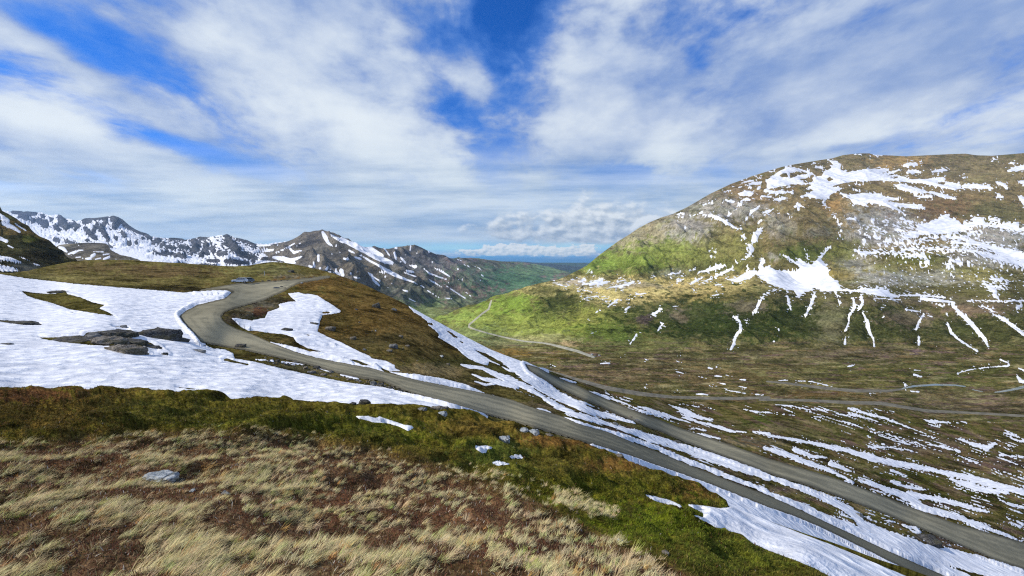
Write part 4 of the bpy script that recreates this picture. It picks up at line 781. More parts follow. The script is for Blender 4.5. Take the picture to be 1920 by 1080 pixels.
colr = paint(U, V, (0.075, 0.066, 0.022), [
 (1200, 440, 130, 46, (0.20, 0.175, 0.10), .95), (1700, 380, 400, 110, BRN, .9), (1700, 310, 260, 22, (0.11, 0.085, 0.04), .9), (1690, 302, 45, 12, (0.22, 0.14, 0.05), .8), (1850, 330, 60, 20, (0.14, 0.11, 0.05), .7), (1320, 380, 60, 26, (0.13, 0.12, 0.085), .8), (1400, 360, 60, 22, (.15, .10, .05), .6),
 (1290, 430, 40, 28, GRY, .8), (1380, 395, 60, 18, GRY, .75), (1465, 425, 30, 22, GRY, .7), (1530, 437, 25, 8, GRY, .7), (1660, 415, 70, 26, GRY, .9), (1640, 445, 60, 18, GRY, .8), (1870, 440, 80, 18, GRY, .85), (1860, 480, 90, 22, GRY, .8), (1650, 512, 70, 22, (0.21, 0.195, 0.15), .95), (1760, 520, 80, 14, (0.2, 0.19, 0.14), .8), (1600, 490, 30, 22, GRY, .7), (1450, 480, 10, 8, GRY, .7),
 (1510, 440, 60, 40, (0.075, 0.06, 0.024), .6), (1780, 395, 70, 24, (0.10, 0.06, 0.028), .8), (1870, 400, 60, 20, (0.07, 0.065, 0.025), .8), (1560, 385, 14, 10, (.22, .13, .045), .8),
 (1190, 490, 90, 22, (0.10, 0.13, 0.022), .95), (1250, 470, 60, 20, (0.12, 0.14, 0.028), .9), (1300, 480, 50, 18, (.12, .13, .03), .8), (1120, 500, 40, 16, (0.12, 0.16, 0.028), .8), (1370, 470, 50, 28, (0.13, 0.12, 0.035), .8), (1510, 475, 45, 18, (0.05, 0.06, 0.012), .9), (1580, 470, 30, 20, (0.10, 0.10, 0.024), .8), (1240, 508, 60, 9, (.05, .06, .015), .7), (1260, 512, 30, 8, (.15, .14, .12), .4),
 (1690, 500, 60, 12, (0.13, 0.11, 0.025), .8), (1720, 485, 60, 10, (0.08, 0.08, 0.02), .9), (1840, 515, 50, 12, (0.14, 0.12, 0.03), .8), (1560, 515, 40, 12, (0.17, 0.13, 0.035), .8), (1340, 500, 60, 14, (0.08, 0.085, 0.022), .7),
 (1100, 545, 120, 22, (0.29, 0.24, 0.085), .9), (1250, 540, 140, 16, (0.33, 0.25, 0.09), .95), (1400, 530, 90, 16, (0.24, 0.19, 0.07), .9), (1200, 555, 100, 18, (0.34, 0.27, 0.10), .9), (1480, 545, 60, 12, (0.11, 0.09, 0.04), .7), (1070, 530, 30, 6, (0.30, 0.24, 0.15), .9), (1160, 535, 80, 6, (.20, .17, .12), .6), (1300, 560, 80, 10, (.25, .18, .06), .7),  # golden ledge grass, its colour brightened to stand for a sunlit band
 (920, 600, 90, 30, GRN, 1), (1000, 600, 90, 34, (0.13, 0.148, 0.030), .95), (960, 570, 60, 18, (0.11, 0.15, 0.022), .9), (1060, 570, 42, 22, (0.028, 0.034, 0.009), .95), (1030, 545, 30, 10, (0.05, 0.05, 0.015), .8), (980, 625, 80, 12, (0.17, 0.19, 0.04), .8), (860, 595, 40, 10, (0.14, 0.18, 0.035), .9), (1120, 600, 50, 26, (0.17, 0.17, 0.035), .8), (1070, 620, 50, 18, (0.16, 0.17, 0.03), .7), (1150, 625, 70, 22, (0.07, 0.10, 0.015), .8), (1180, 590, 50, 14, (.08, .085, .02), .7),  # spur greens pushed towards yellow, sunlight put into the colour
 (1350, 600, 170, 46, SHADED_GRN, .97), (1280, 585, 60, 16, (0.035, 0.040, 0.012), .9), (1500, 600, 120, 40, (0.020, 0.026, 0.006), .95), (1660, 610, 120, 40, (0.024, 0.028, 0.008), .95), (1560, 605, 28, 40, (0.10, 0.09, 0.045), .8), (1820, 620, 130, 36, (0.028, 0.030, 0.009), .9), (1400, 575, 30, 12, (.08, .065, .04), .7), (1710, 595, 50, 14, (.10, .075, .045), .8), (1830, 580, 60, 10, (.13, .09, .055), .8), (1750, 565, 200, 8, (.09, .07, .04), .7), (1270, 590, 12, 10, (.11, .085, .05), .8), (1210, 600, 14, 8, (.06, .04, .035), .8),  # dark shrub green, deepened in colour to stand for cloud shadow on this slope
 (1200, 650, 120, 12, (0.10, 0.10, 0.03), .7), (1600, 665, 90, 10, (0.13, 0.09, 0.06), .7), (1710, 660, 14, 8, (.09, .06, .06), .8), (1500, 670, 120, 14, (0.12, 0.10, 0.045), .6), (960, 665, 70, 9, (0.20, 0.12, 0.03), .9), (1020, 672, 80, 8, (0.06, 0.05, 0.012), .9), (960, 640, 60, 10, (.12, .13, .05), .8), (1010, 635, 60, 8, (.2, .19, .07), .8), (1065, 644, 16, 5, (.36, .25, .12), .9),
 (880, 625, 50, 14, (.11, .13, .045), .8), (1150, 700, 160, 16, (0.13, 0.085, 0.05), .7), (1350, 700, 200, 20, (0.10, 0.07, 0.028), .8), (1300, 680, 100, 12, (.13, .11, .045), .6), (1600, 700, 160, 10, (0.07, 0.07, 0.016), .7), (1800, 700, 150, 20, (0.085, 0.085, 0.022), .7), (1480, 700, 80, 8, (.14, .125, .045), .6), (1650, 722, 200, 8, (.12, .105, .03), .7), (1550, 740, 120, 6, (.10, .055, .018), .8), (1750, 745, 160, 12, (0.13, 0.10, 0.045), .7), (1850, 760, 100, 14, (.11, .075, .05), .7)], 12, grain=.55)
fl_ = sst(V, 625, 665)
for sd_, cc_, th_ in ((171, (0.115, 0.070, 0.055), .14), (172, (0.20, 0.165, 0.075), .16), (173, (0.038, 0.036, 0.010), .08), (174, (0.13, 0.09, 0.035), .15)):
    g_ = sst(fbm(U / 75, V / 5, 4, .6, sd_), th_, th_ + .12) * fl_ * .8
    colr = colr * (1 - g_[..., None]) + np.array(cc_) * g_[..., None]
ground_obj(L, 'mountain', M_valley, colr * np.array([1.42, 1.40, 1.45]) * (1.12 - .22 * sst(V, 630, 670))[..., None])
# gravel tracks and the creek
def track(L, name, strokes, mat, h=0.25, label=None, cat=None, namp=.25, sf=1.0):
    s = np.full(L.U.shape, -60.0)
    for t in strokes: s = np.maximum(s, stroke_sdf(L.U, L.V, t) * sf)
    s = s + namp * fbm(L.U / 5, L.V / 3, 3, .6, 33) * (s > -4)
    e = sst(s, 0, 3)
    o = cover_obj(L, name, mat, s, np.clip(s, -1.5, 1.0) * L.D / FPX * h, kind='structure', extra={'edge': e, 'wear': np.full(s.shape, .25)})
    return s
M_track, nt, b = new_mat('pale track gravel')
g = noise(nt, pos(nt), 0.25, 8, .6)
c = mixc(nt, g.smooth(.35, .65), (0.30, 0.28, 0.20), (0.42, 0.40, 0.31)); nt.links.new(c.s, b.inputs['Base Color'])
F = (800, 540, 6)
rd = track(L, 'valley_road', [T(*F, [(728, 140, 8), (712, 190, 11), (700, 235, 10), (610, 300, 9), (540, 360, 9), (480, 410, 11), (475, 440, 10), (560, 472, 8), (700, 512, 7), (900, 560, 8), (1100, 600, 8), (1300, 617, 8), (1400, 635, 10), (1500, 660, 14), (1700, 712, 15), (1880, 778, 13)])], M_track, .35)
M_track2, nt, b = new_mat('grey track gravel')
g = noise(nt, pos(nt), 0.25, 8, .6)
c = mixc(nt, g.smooth(.35, .65), (0.12, 0.11, 0.085), (0.19, 0.175, 0.135)); nt.links.new(c.s, b.inputs['Base Color'])
rd2 = track(L, 'valley_track', [T(*C6, [(120, 505, 6), (300, 550, 9), (500, 612, 13), (700, 668, 16), (950, 712, 16), (1200, 738, 10), (1500, 747, 11), (1700, 747, 11), (1930, 741, 9)]),
     T(*C5, [(-10, 741, 6), (120, 752, 7), (250, 768, 9), (400, 788, 11), (650, 811, 12), (900, 812, 10), (1010, 798, 7)])], M_track2, .1)
rd3 = track(L, 'valley_track', [T(*C5, [(-60, 878, 8), (200, 880, 9), (400, 887, 10), (600, 900, 13), (850, 905, 14), (1000, 930, 11), (1200, 962, 11), (1500, 975, 9), (1930, 1000, 9)])], M_track2, .1)
M_water, nt, b = new_mat('creek water', .12, .5); b.inputs['Base Color'].default_value = (0.16, 0.20, 0.19, 1)
w_ = track(L, 'creek_water', [T(*C5, [(985, 803, 4), (1030, 788, 6), (1100, 775, 7), (1250, 765, 7), (1400, 768, 6), (1480, 778, 4)]), T(*C5, [(1700, 822, 4), (1760, 815, 6), (1850, 798, 9), (1940, 776, 11)]), T(*C5, [(1530, 802, 3), (1610, 818, 3)])], M_water, .15)
allrd = np.maximum(np.maximum(rd, rd2), rd3)
sk = np.concatenate([MOUNT_STROKES, [s for _, ss in GULLIES for s in ss]]) if False else MOUNT_STROKES + [s for _, ss in GULLIES for s in ss]
first_g0 = len(MOUNT_POLYS) + len(MOUNT_STROKES)
raw, who, sn = features(L, MOUNT_POLYS, MOUNT_HOLES, sk, namp=.95, sf=.92)
torn = sst(U, 1540, 1660) * sst(V, 400, 430) * sst(V, 520, 500) + .9 * np.exp(-((U - 1510) / 110) ** 2 - ((V - 525) / 45) ** 2)
sn = sn - np.clip(3.4 * fbm((U - V * .3) / 13, (V + U * .22) / 2.8, 4, .62, 121) + 1.1, 0, 9) * (.22 + .5 * torn) * 1.4 * (who < first_g0)
sn = sn - np.clip(2.6 * fbm(U / 6, V / 7, 3, .65, 122) + .25, 0, 9) * .9 * (who >= first_g0) * (sn > -3)
# fine wind-torn scraps around the traced ones
near = sst(raw, -9, -1)
scr = 3.2 * fbm((U + V * .2) / 7, (V - U * .25) / 2.6, 4, .6, 99) - 1.25
belt = sst(V, 560, 535) * sst(V, 395, 420) * sst(U, 1560, 1700) * .55 
sn = np.maximum(sn, np.where((near > .05) | (belt > .1), (scr + near * (.75 - .45 * sst(V, 590, 640)) + belt) * 1.6, -9))
sn = np.where(allrd > -1.5, np.minimum(sn, -allrd - 1), sn)
first_g = len(MOUNT_POLYS) + len(MOUNT_STROKES)
off = np.clip(sn, -3, 2) * L.D / FPX * 0.4
base = who < first_g
k = first_g
for lab, ss in GULLIES:
    sel = (who >= k) & (who < k + len(ss)); k += len(ss)
    o = cover_obj(L, 'snow_streak', M_snow_far, sn, off, sel, whole=True)
    if o: tag(o, lab, 'snow streak', 'snow streaks in the gullies of the big mountain')
cover_obj(L, 'mountain_snow', M_snow_far, sn, off, base, kind='stuff', scraps=True)
LC = L

# ------------------------------------------------------------------ the hillside: snowfields, roads and the brown hill
topD = [(-160, 500), (-60, 506), (0, 511), (20, 512), (40, 510), (70, 504), (100, 497), (130, 491), (160, 488), (200, 487), (250, 488), (300, 491), (350, 494), (400, 498), (440, 499), (470, 497), (490, 493.5), (510, 491), (530, 492), (550, 495), (570, 499), (600, 506), (630, 514), (660, 525), (690, 537), (720, 551), (750, 565),
 (780, 582), (800, 593), (830, 609), (860, 625), (890, 641), (920, 656), (950, 668), (975, 677), (990, 682), (1010, 689), (1040, 699), (1085, 715), (1135, 731), (1200, 743), (1260, 751), (1440, 758), (1640, 766), (1740, 781), (1920, 797), (2080, 806)]
botD = [(-160, 800), (300, 800), (900, 860), (1200, 960), (1500, 1120), (2080, 1200)]
L = layer(-160, 2080, 2, topD, botD, 1.9,
   [(0, 725, 20), (-160, 700, 19), (450, 742, 24), (700, 757, 27), (850, 768, 30), (1000, 805, 33), (1100, 830, 35), (1300, 925, 36), (1560, 1080, 36), (1800, 1180, 36), (0, 790, 16), (500, 800, 19), (1000, 850, 28), (2080, 1200, 40),
    (400, 600, 63), (340, 590, 66), (420, 640, 55), (430, 548, 100), (450, 532, 130), (560, 526, 150), (600, 682, 49), (720, 707, 46), (960, 770, 45), (1200, 848, 46), (1440, 940, 50), (1590, 1010, 51), (1750, 1085, 52),
    (0, 640, 33), (200, 640, 37), (0, 580, 52), (200, 580, 58), (0, 520, 95), (-160, 520, 90), (130, 531, 100), (300, 546, 98), (370, 547, 102), (100, 515, 125), (250, 515, 130), (200, 488, 175), (400, 498, 190), (350, 520, 130), (510, 491, 210), (500, 510, 175), (600, 506, 200), (690, 537, 175), (620, 535, 145),
    (550, 580, 92), (500, 610, 72), (640, 625, 76), (760, 650, 74), (700, 580, 112), (800, 640, 92), (850, 700, 68), (800, 594, 135), (890, 641, 130), (950, 668, 125), (990, 683, 122), (930, 690, 92), (960, 735, 62), (1050, 770, 56), (960, 715, 75),
    (1010, 695, 115), (1100, 745, 95), (1200, 788, 88), (1440, 876, 82), (1700, 965, 80), (1920, 1040, 79), (2080, 1095, 80), (1200, 820, 64), (1440, 905, 64), (1700, 1010, 62), (1920, 1090, 62),
    (1085, 715, 200), (1135, 731, 245), (1260, 751, 300), (1440, 758, 305), (1640, 766, 300), (1920, 797, 280), (2080, 806, 280), (1200, 762, 150), (1440, 800, 150), (1640, 850, 135), (1920, 900, 130), (1440, 840, 105), (1700, 920, 100), (1920, 980, 97)])
U, V = L.U, L.V
X, Y = L.P[..., 0], L.P[..., 1]
r1 = poly_sdf(U, V, ROAD); r2 = poly_sdf(U, V, LOWER_ROAD)
rds = np.maximum(r1, r2)
raw, who, sn = features(L, [SNOW_LEFT, SNOW_INNER, SNOW_CREST, NEAR_DRIFT_EDGE, VERGE_STRIP], LEFT_HOLES + INNER_HOLES + CREST_HOLES, SLOPE_STROKES, namp=.85, sf=.9)
calm = sst(rds, -9, -1)
inn = sst(raw, -2, 5)
crest = sst(V - np.interp(U, *zip(*topD)), -1, 10)
scale = np.clip(L.D / 60, .4, 3)
rel = fbm(X / 14, Y / 14, 4, .5, 101, lam=14) * .9 + fbm(X / 3.1, Y / 3.1, 4, .55, 102, lam=3.1) * .32 + fbm(X / .9, Y / .9, 3, .6, 103, lam=0.9) * .10
rel = rel * (1 - .85 * inn) * (1 - calm) * (.35 + .65 * crest)
rel += fbm(X / 1.6, Y / 1.6, 3, .5, 104, lam=1.6) * .05 * inn * (1 - calm)
rel += fbm(X / 30, Y / 30, 2, .5, 105, lam=30) * .5 * (1 - sst(rds, -30, -5)) * crest
for (u, v, ru, rv, h) in [(480, 592, 30, 10, .9), (560, 640, 26, 5, .5), (640, 700, 60, 6, .25), (520, 675, 40, 5, .3)]: rel += h * np.exp(-((U - u) / ru) ** 2 - ((V - v) / rv) ** 2) * (1 - calm)
rel -= .12 * sst(rds, -1, 1.5)
finish(L, rel)
U, V = L.U, L.V
r1 = poly_sdf(U, V, ROAD); r2 = poly_sdf(U, V, LOWER_ROAD); rds = np.maximum(r1, r2)
raw, who, sn = features(L, [SNOW_LEFT, SNOW_INNER, SNOW_CREST, NEAR_DRIFT_EDGE, VERGE_STRIP], LEFT_HOLES + INNER_HOLES + CREST_HOLES, SLOPE_STROKES, namp=.85, sf=.9)
BH = (0.115, 0.070, 0.020)
colr = paint(U, V, (0.085, 0.072, 0.020), [
 (250, 515, 260, 26, (0.13, 0.105, 0.034), 1), (330, 510, 130, 10, (0.10, 0.065, 0.03), .8), (200, 500, 90, 6, (0.11, 0.075, 0.035), .7), (480, 505, 70, 12, (0.14, 0.125, 0.04), .9), (100, 520, 80, 8, (.16, .13, .05), .7), (200, 540, 200, 4, (0.04, 0.03, 0.012), .7), (340, 542, 50, 5, (.03, .025, .012), .9),
 (520, 508, 40, 8, (0.13, 0.12, 0.05), .8), (560, 520, 40, 5, (0.15, 0.13, 0.09), .8), (600, 520, 40, 8, (.16, .13, .045), .7), (720, 600, 190, 75, BH, 1), (600, 530, 60, 9, (0.10, 0.055, 0.018), .9), (640, 540, 60, 12, (0.13, 0.08, 0.022), .8), (750, 560, 70, 20, (0.13, 0.085, 0.025), .7), (800, 640, 90, 30, (0.14, 0.095, 0.03), .8), (700, 640, 60, 16, (0.05, 0.042, 0.016), .8),
 (640, 600, 30, 18, (0.055, 0.042, 0.012), .8), (850, 650, 30, 15, (0.09, 0.055, 0.015), .8), (830, 695, 90, 14, (0.19, 0.135, 0.06), .85), (780, 665, 90, 12, (0.06, 0.045, 0.015), .7), (860, 680, 40, 8, (.045, .05, .015), .7), (900, 720, 60, 7, (.14, .10, .045), .8), (760, 700, 40, 8, (.17, .12, .05), .8),
 (470, 585, 60, 16, (0.085, 0.07, 0.04), .95), (500, 570, 26, 9, (0.10, 0.09, 0.06), .9), (490, 585, 16, 8, (0.085, 0.035, 0.018), .9), (520, 562, 24, 7, (0.03, 0.024, 0.012), .8), (440, 600, 20, 7, (0.10, 0.07, 0.045), .7), (530, 640, 60, 8, (0.07, 0.055, 0.02), .8), (600, 690, 120, 10, (0.085, 0.075, 0.04), .7),
 (1000, 730, 80, 14, (0.11, 0.085, 0.025), .8), (930, 700, 60, 16, (0.06, 0.055, 0.016), .8), (1060, 745, 30, 10, (.11, .09, .06), .7), (1020, 762, 30, 6, (.15, .11, .06), .7), (1150, 770, 60, 10, (.13, .10, .06), .6), (1300, 800, 120, 16, (0.12, 0.10, 0.04), .7), (1250, 765, 50, 8, (0.075, 0.07, 0.014), .9), (1270, 790, 60, 7, (.08, .075, .015), .8),
 (1440, 800, 90, 12, (0.15, 0.115, 0.06), .7), (1420, 790, 30, 12, (0.05, 0.065, 0.012), .9), (1560, 815, 70, 12, (0.13, 0.11, 0.045), .7), (1400, 830, 60, 8, (0.09, 0.08, 0.065), .7), (1700, 800, 170, 20, (0.075, 0.07, 0.018), .7), (1640, 815, 80, 8, (.055, .06, .012), .8), (1750, 830, 120, 10, (.13, .09, .06), .7), (1860, 870, 60, 10, (.12, .08, .065), .8),
 (1600, 880, 60, 12, (0.15, 0.12, 0.05), .85), (1530, 870, 40, 8, (.12, .08, .05), .7), (1700, 900, 110, 14, (0.065, 0.065, 0.012), .9), (1840, 930, 120, 16, (0.06, 0.062, 0.012), .85), (1730, 845, 60, 7, (.15, .10, .07), .7), (1860, 900, 60, 8, (.16, .13, .06), .8), (1500, 870, 60, 5, (.06, .06, .015), .7), (1750, 945, 30, 7, (.11, .07, .06), .8),
 (1480, 920, 40, 6, (.17, .12, .075), .9), (1510, 930, 30, 5, (.13, .11, .04), .8), (1650, 960, 60, 8, (0.13, 0.105, 0.03), .9), (1740, 1010, 34, 10, (.07, .06, .055), .9), (1790, 1020, 60, 8, (.15, .10, .065), .8), (1860, 1045, 60, 8, (.10, .085, .02), .85), (1380, 880, 40, 6, (.12, .085, .05), .7)], 9)
qa_, qb_ = (U * .95 + V * .33), (V * .95 - U * .33)
rr_ = sst(U, 960, 1150)
for sd_, cc_, th_ in ((161, (0.115, 0.070, 0.055), .12), (162, (0.21, 0.155, 0.075), .16), (163, (0.038, 0.042, 0.010), .14), (164, (0.13, 0.085, 0.04), .15)):
    g_ = sst(fbm(qa_ / 70, qb_ / 8, 4, .6, sd_), th_, th_ + .12) * rr_ * .8
    colr = colr * (1 - g_[..., None]) + np.array(cc_) * g_[..., None]
wet = np.exp(-np.clip(-sn, 0, 30) / 2.5) * (sn < 3)
colr = colr * (1 - .5 * wet)[..., None]
ground_obj(L, 'hillside', M_slope, colr * np.array([1.04, 1.04, 1.05]))
# gravel roads: a crowned skin a hand's breadth over the ground
for nm, r, lab in (('gravel_road', r1, 0), ('gravel_road', r2, 1)):
    rn = r + 1.0 * fbm(U / 6, V / 4, 4, .65, 120 + lab) * (r > -5)
    wear = np.clip(.15 + .45 * sst(U, 500, 1700) + .3 * np.exp(-((r - 5) / 2.5) ** 2) + .25 * fbm(U / 60, V / 5, 3, .6, 7) + sum(.32 * np.exp(-((r / np.interp(U, [340, 450, 600, 720, 960, 1440], [38, 26, 12, 13, 17, 10]) - q_) / .12) ** 2) for q_ in (.38, .82)), 0, 1) if lab == 0 else np.clip(.55 + .12 * np.sin(r * .7) + .3 * fbm(U / 50 , r / 3, 3, .6, 8), 0, 1)
    cover_obj(L, nm, M_road, rn, .12 + np.clip(rn, -2, 0) * .12 + .02 * sst(r, 0, 6), kind='structure', extra={'edge': sst(rn, 0, 4.5), 'wear': wear})
# broken streaks of snow on the lower right slope
qa, qb = (U * .95 + V * .33), (V * .95 - U * .33)
stk = 3.0 * fbm(qa / 60, qb / 2.8, 4, .62, 110) - 1.45 + .35 * sst(U, 1300, 1700)
brk = sst(U, 880, 1000) * (who >= 5) + .45 * (who == 2)
sn = sn - np.clip(3.0 * fbm(qa / 24, qb / 2.5, 4, .62, 141) + .7, 0, 9) * brk * 1.5 * (sn > -3)
reg = sst(U, 1180, 1300) * sst(V - np.interp(U, *zip(*topD)), 8, 30) * sst(raw, -34, -6)
mid = sst(raw, -12, -2) * sst(U, 900, 980)
sn = np.maximum(sn, np.where((reg > .1) | (mid > .2), (stk + .45 * np.maximum(reg, mid) + .5 * mid - .34) * 1.9, -9))
sn = np.where(rds > -2.2, np.minimum(sn, -rds - .8), sn)
bank = .10 + .06 * sst(raw, 3, 16)
off = np.where(sn > 0, np.minimum(sn * L.D / FPX * .8, bank), np.clip(sn, -4, 0) * L.D / FPX * .5)
off = np.where((rds > -8) & (sn > 0), np.minimum(sn * L.D / FPX * 1.4, .45), off)
off = off + fbm(X / .8, Y / .8, 3, .55, 112, lam=0.8) * .035 * sst(sn, 1, 4)
names = [('snowfield', 'wide dimpled snowfield filling the left slope below the road bend'), ('snow_patch', 'tongue of snow lying inside the road bend against the brown hill'), ('snow_patch', 'long steep snow band along the far edge of the brown hill'), ('snow_drift', 'snow drift running along the near edge of the descending gravel road'), ('snow_strip', 'thin strip of ploughed snow on the upper verge of the road')]
for i, (nm, lab) in enumerate(names):
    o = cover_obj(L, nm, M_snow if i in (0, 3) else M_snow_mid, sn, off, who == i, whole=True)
    if o: tag(o, lab, 'snow patch')
cover_obj(L, 'scattered_snow', M_snow_mid, sn, off, who >= 5, kind='stuff', scraps=True)
LD = L

# ------------------------------------------------------------------ the knoll the photographer stands on
topE = [(-160, 722), (0, 725), (20, 723), (45, 722), (70, 722), (95, 723), (110, 721), (125, 719.5), (140, 719), (148, 722), (155, 728), (163, 732), (175, 730), (190, 725), (215, 724), (250, 727), (290, 730), (330, 731), (375, 730.5), (400, 733), (420, 738), (440, 743), (470, 746), (480, 744), (500, 743), (520, 745),
 (530, 742), (540, 743.5), (550, 747), (580, 747), (600, 752), (615, 754), (635, 753), (660, 753), (680, 752), (700, 757), (750, 759), (780, 763), (800, 763), (815, 764), (840, 765), (860, 768), (880, 769), (900, 774), (920, 781), (950, 790), (975, 797), (1000, 804), (1040, 812), (1070, 820), (1095, 829), (1108, 835), (1130, 842), (1165, 852), (1180, 862), (1195, 873),
 (1235, 882), (1270, 893), (1310, 909), (1340, 927), (1358, 940), (1368, 951), (1440, 981), (1560, 1026), (1700, 1085), (1900, 1180), (2080, 1260)]
L = layer(-160, 2080, 2, topE, [(-160, 1230), (1400, 1200), (1700, 1200), (1900, 1260), (2080, 1330)], 1.8,
   [(0, 725, 15.5), (-160, 722, 15), (450, 743, 17), (850, 766, 19), (1000, 804, 18), (1200, 873, 15.5), (1368, 951, 13.5), (1560, 1026, 12), (1900, 1180, 10.5), (2080, 1260, 10), (0, 850, 8), (480, 850, 8.6), (960, 850, 12.5), (0, 960, 5.2), (480, 960, 5.3), (960, 930, 7.6), (1200, 960, 8.8), (0, 1080, 3.5), (480, 1080, 3.4), (960, 1080, 3.6),
    (1300, 1080, 5), (1300, 1000, 8.2), (1500, 1060, 8.2), (1440, 1032, 9.6), (1560, 1080, 8.5), (600, 790, 13.5), (200, 790, 11), (1100, 880, 12.5), (0, 1120, 3.0), (960, 1120, 3.1), (1400, 1120, 5), (900, 850, 12.4), (2000, 1300, 8.6)])
U, V = L.U, L.V
X, Y = L.P[..., 0], L.P[..., 1]
raw, who, sn = features(L, [p for _, _, p in KNOLL_SNOW], namp=.9)
crest = sst(V - np.interp(U, *zip(*topE)), -1, 12)
inn = sst(raw, -2, 4)
hum = (.22 - np.abs(fbm(X / 1.9 + 3, Y / 1.9, 2, .4, 136))) * .5 + fbm(X / 2.1, Y / 2.1, 3, .5, 131, lam=2.1) * .6 + np.abs(fbm(X / .8, Y / .8, 4, .5, 132)) * -.34 + fbm(X / .22, Y / .22, 3, .6, 133, lam=0.22) * .05 + fbm(X / .06, Y / .06, 2, .6, 134, lam=0.06) * .018
hum = hum * (.35 + .65 * sst(L.D, 4, 12))
rel = hum * (1 - .9 * inn) * (.45 + .55 * crest) - .10 * sst(raw, -8, 2)
finish(L, rel)
U, V = L.U, L.V
raw, who, sn = features(L, [p for _, _, p in KNOLL_SNOW], namp=.9)
MG, MB, STR, RD = (0.080, 0.085, 0.008), (0.075, 0.052, 0.012), (0.17, 0.125, 0.052), (0.085, 0.042, 0.024)
dry = sst(V + .12 * (U - 500) * (U < 500) * .2 - np.interp(U, [0, 250, 480, 700, 900, 1000, 1120, 1230, 1330, 1560], [832, 820, 814, 850, 905, 950, 1010, 1056, 1110, 1180]), -26, 20)
dry = np.clip(dry + .5 * fbm(U / 50, V / 30, 3, .6, 140) * dry * (1 - dry) * 4, 0, 1)
colr = paint(U, V, (0.070, 0.066, 0.010), [
 (120, 770, 220, 40, MB, .8), (60, 740, 90, 12, (0.085, 0.04, 0.018), .8), (300, 770, 120, 22, (0.062, 0.068, 0.010), .8), (560, 785, 140, 18, (0.06, 0.062, 0.008), .8), (700, 800, 180, 16, (0.06, 0.072, 0.008), .8), (800, 830, 120, 20, (0.07, 0.085, 0.008), .8), (760, 850, 140, 22, (.10, .08, .014), .7), (900, 800, 90, 16, (0.105, 0.078, 0.016), .8), (1050, 825, 90, 14, (0.11, 0.06, 0.016), .8), (1150, 870, 70, 14, (0.115, 0.062, 0.018), .8), (1300, 920, 60, 16, (0.11, 0.065, 0.016), .85),
 (930, 850, 70, 22, (0.05, 0.075, 0.012), .8), (1100, 920, 160, 30, MG, .9), (1250, 980, 160, 36, (0.075, 0.10, 0.007), .95), (1400, 1040, 120, 30, (0.07, 0.085, 0.010), .9), (1020, 870, 70, 16, (.08, .075, .012), .7), (960, 880, 40, 12, (.07, .085, .012), .8), (420, 800, 90, 12, (.06, .07, .008), .8), (380, 850, 70, 18, (.06, .068, .008), .9), (60, 900, 60, 24, (.07, .06, .012), .7)], 16, grain=1.3)
dryc = paint(U, V, (0.115, 0.078, 0.040), [(700, 950, 220, 40, (0.10, 0.05, 0.028), .8), (1000, 1020, 140, 40, RD, .9), (1100, 1060, 120, 20, RD, .8), (100, 870, 160, 20, (0.11, 0.06, 0.03), .7), (160, 1040, 260, 40, (0.12, 0.09, 0.05), .7), (520, 860, 90, 14, (0.12, 0.06, 0.024), .8), (60, 930, 80, 20, (.07, .065, .015), .8), (560, 1050, 200, 40, (0.13, 0.105, 0.055), .7)], 14)
dryc = dryc * np.array([1.2, 1.0, .95])
colr = colr * (1 - dry[..., None]) + dryc * dry[..., None]
ground_obj(L, 'grassy_knoll', M_moss, colr * np.where((dry > .5)[..., None], 1.0, np.array([1.2, 1.03, 1.1])))
off = np.clip(sn * L.D / FPX * .9, -.05, .10 + .08 * (who == 5)) + fbm(X / .35, Y / .35, 3, .5, 135, lam=0.35) * .012 * sst(sn, 1, 4)
for i, (nm, lab, _) in enumerate(KNOLL_SNOW):
    o = cover_obj(L, nm, M_snow, sn, off, who == i, whole=True)
    if o: tag(o, lab, 'snow patch')
SCRAPS.clear()
LE = L
# ------------------------------------------------------------------ rocks
def rock_mat(name, a, b_, lich, mossy=0.0):
    m, nt, b = new_mat(name, .95, .1)
    tcn = nt.nodes.new('ShaderNodeTexCoord'); p = S(nt, tcn.outputs['Object'])
    n1 = noise(nt, p, 2.2, 8, .62); n2 = noise(nt, p, 9.0, 6, .65); v_ = voronoi(nt, p, 2.0, 'DISTANCE_TO_EDGE')
    c = mixc(nt, n1.smooth(.38, .62), a, b_)
    c = mixc(nt, n2.smooth(.52, .66, 0, .8), c, lich)
    c = mixc(nt, (1.0 - v_.smooth(0.0, 0.05)) * 0.7, c, (0.015, 0.014, 0.013))
    if mossy: c = mixc(nt, noise(nt, p, 1.3, 6, .6).smooth(.5, .6, 0, mossy), c, (0.06, 0.05, 0.012))
    nt.links.new(c.s, b.inputs['Base Color']); bump(nt, b, n1 + n2 * .5 + v_.min(.06) * 4.0, .08)
    return m
M_rk_dark = rock_mat('dark schist', (0.035, 0.034, 0.033), (0.11, 0.105, 0.095), (0.20, 0.20, 0.18), .5)
M_rk_grey = rock_mat('grey granite', (0.10, 0.10, 0.095), (0.22, 0.215, 0.20), (0.30, 0.30, 0.27))
M_rk_pale = rock_mat('pale granite', (0.26, 0.28, 0.28), (0.48, 0.50, 0.49), (0.60, 0.60, 0.57))
M_rk_brown = rock_mat('weathered stone', (0.13, 0.11, 0.085), (0.25, 0.22, 0.18), (0.33, 0.31, 0.27), .6)

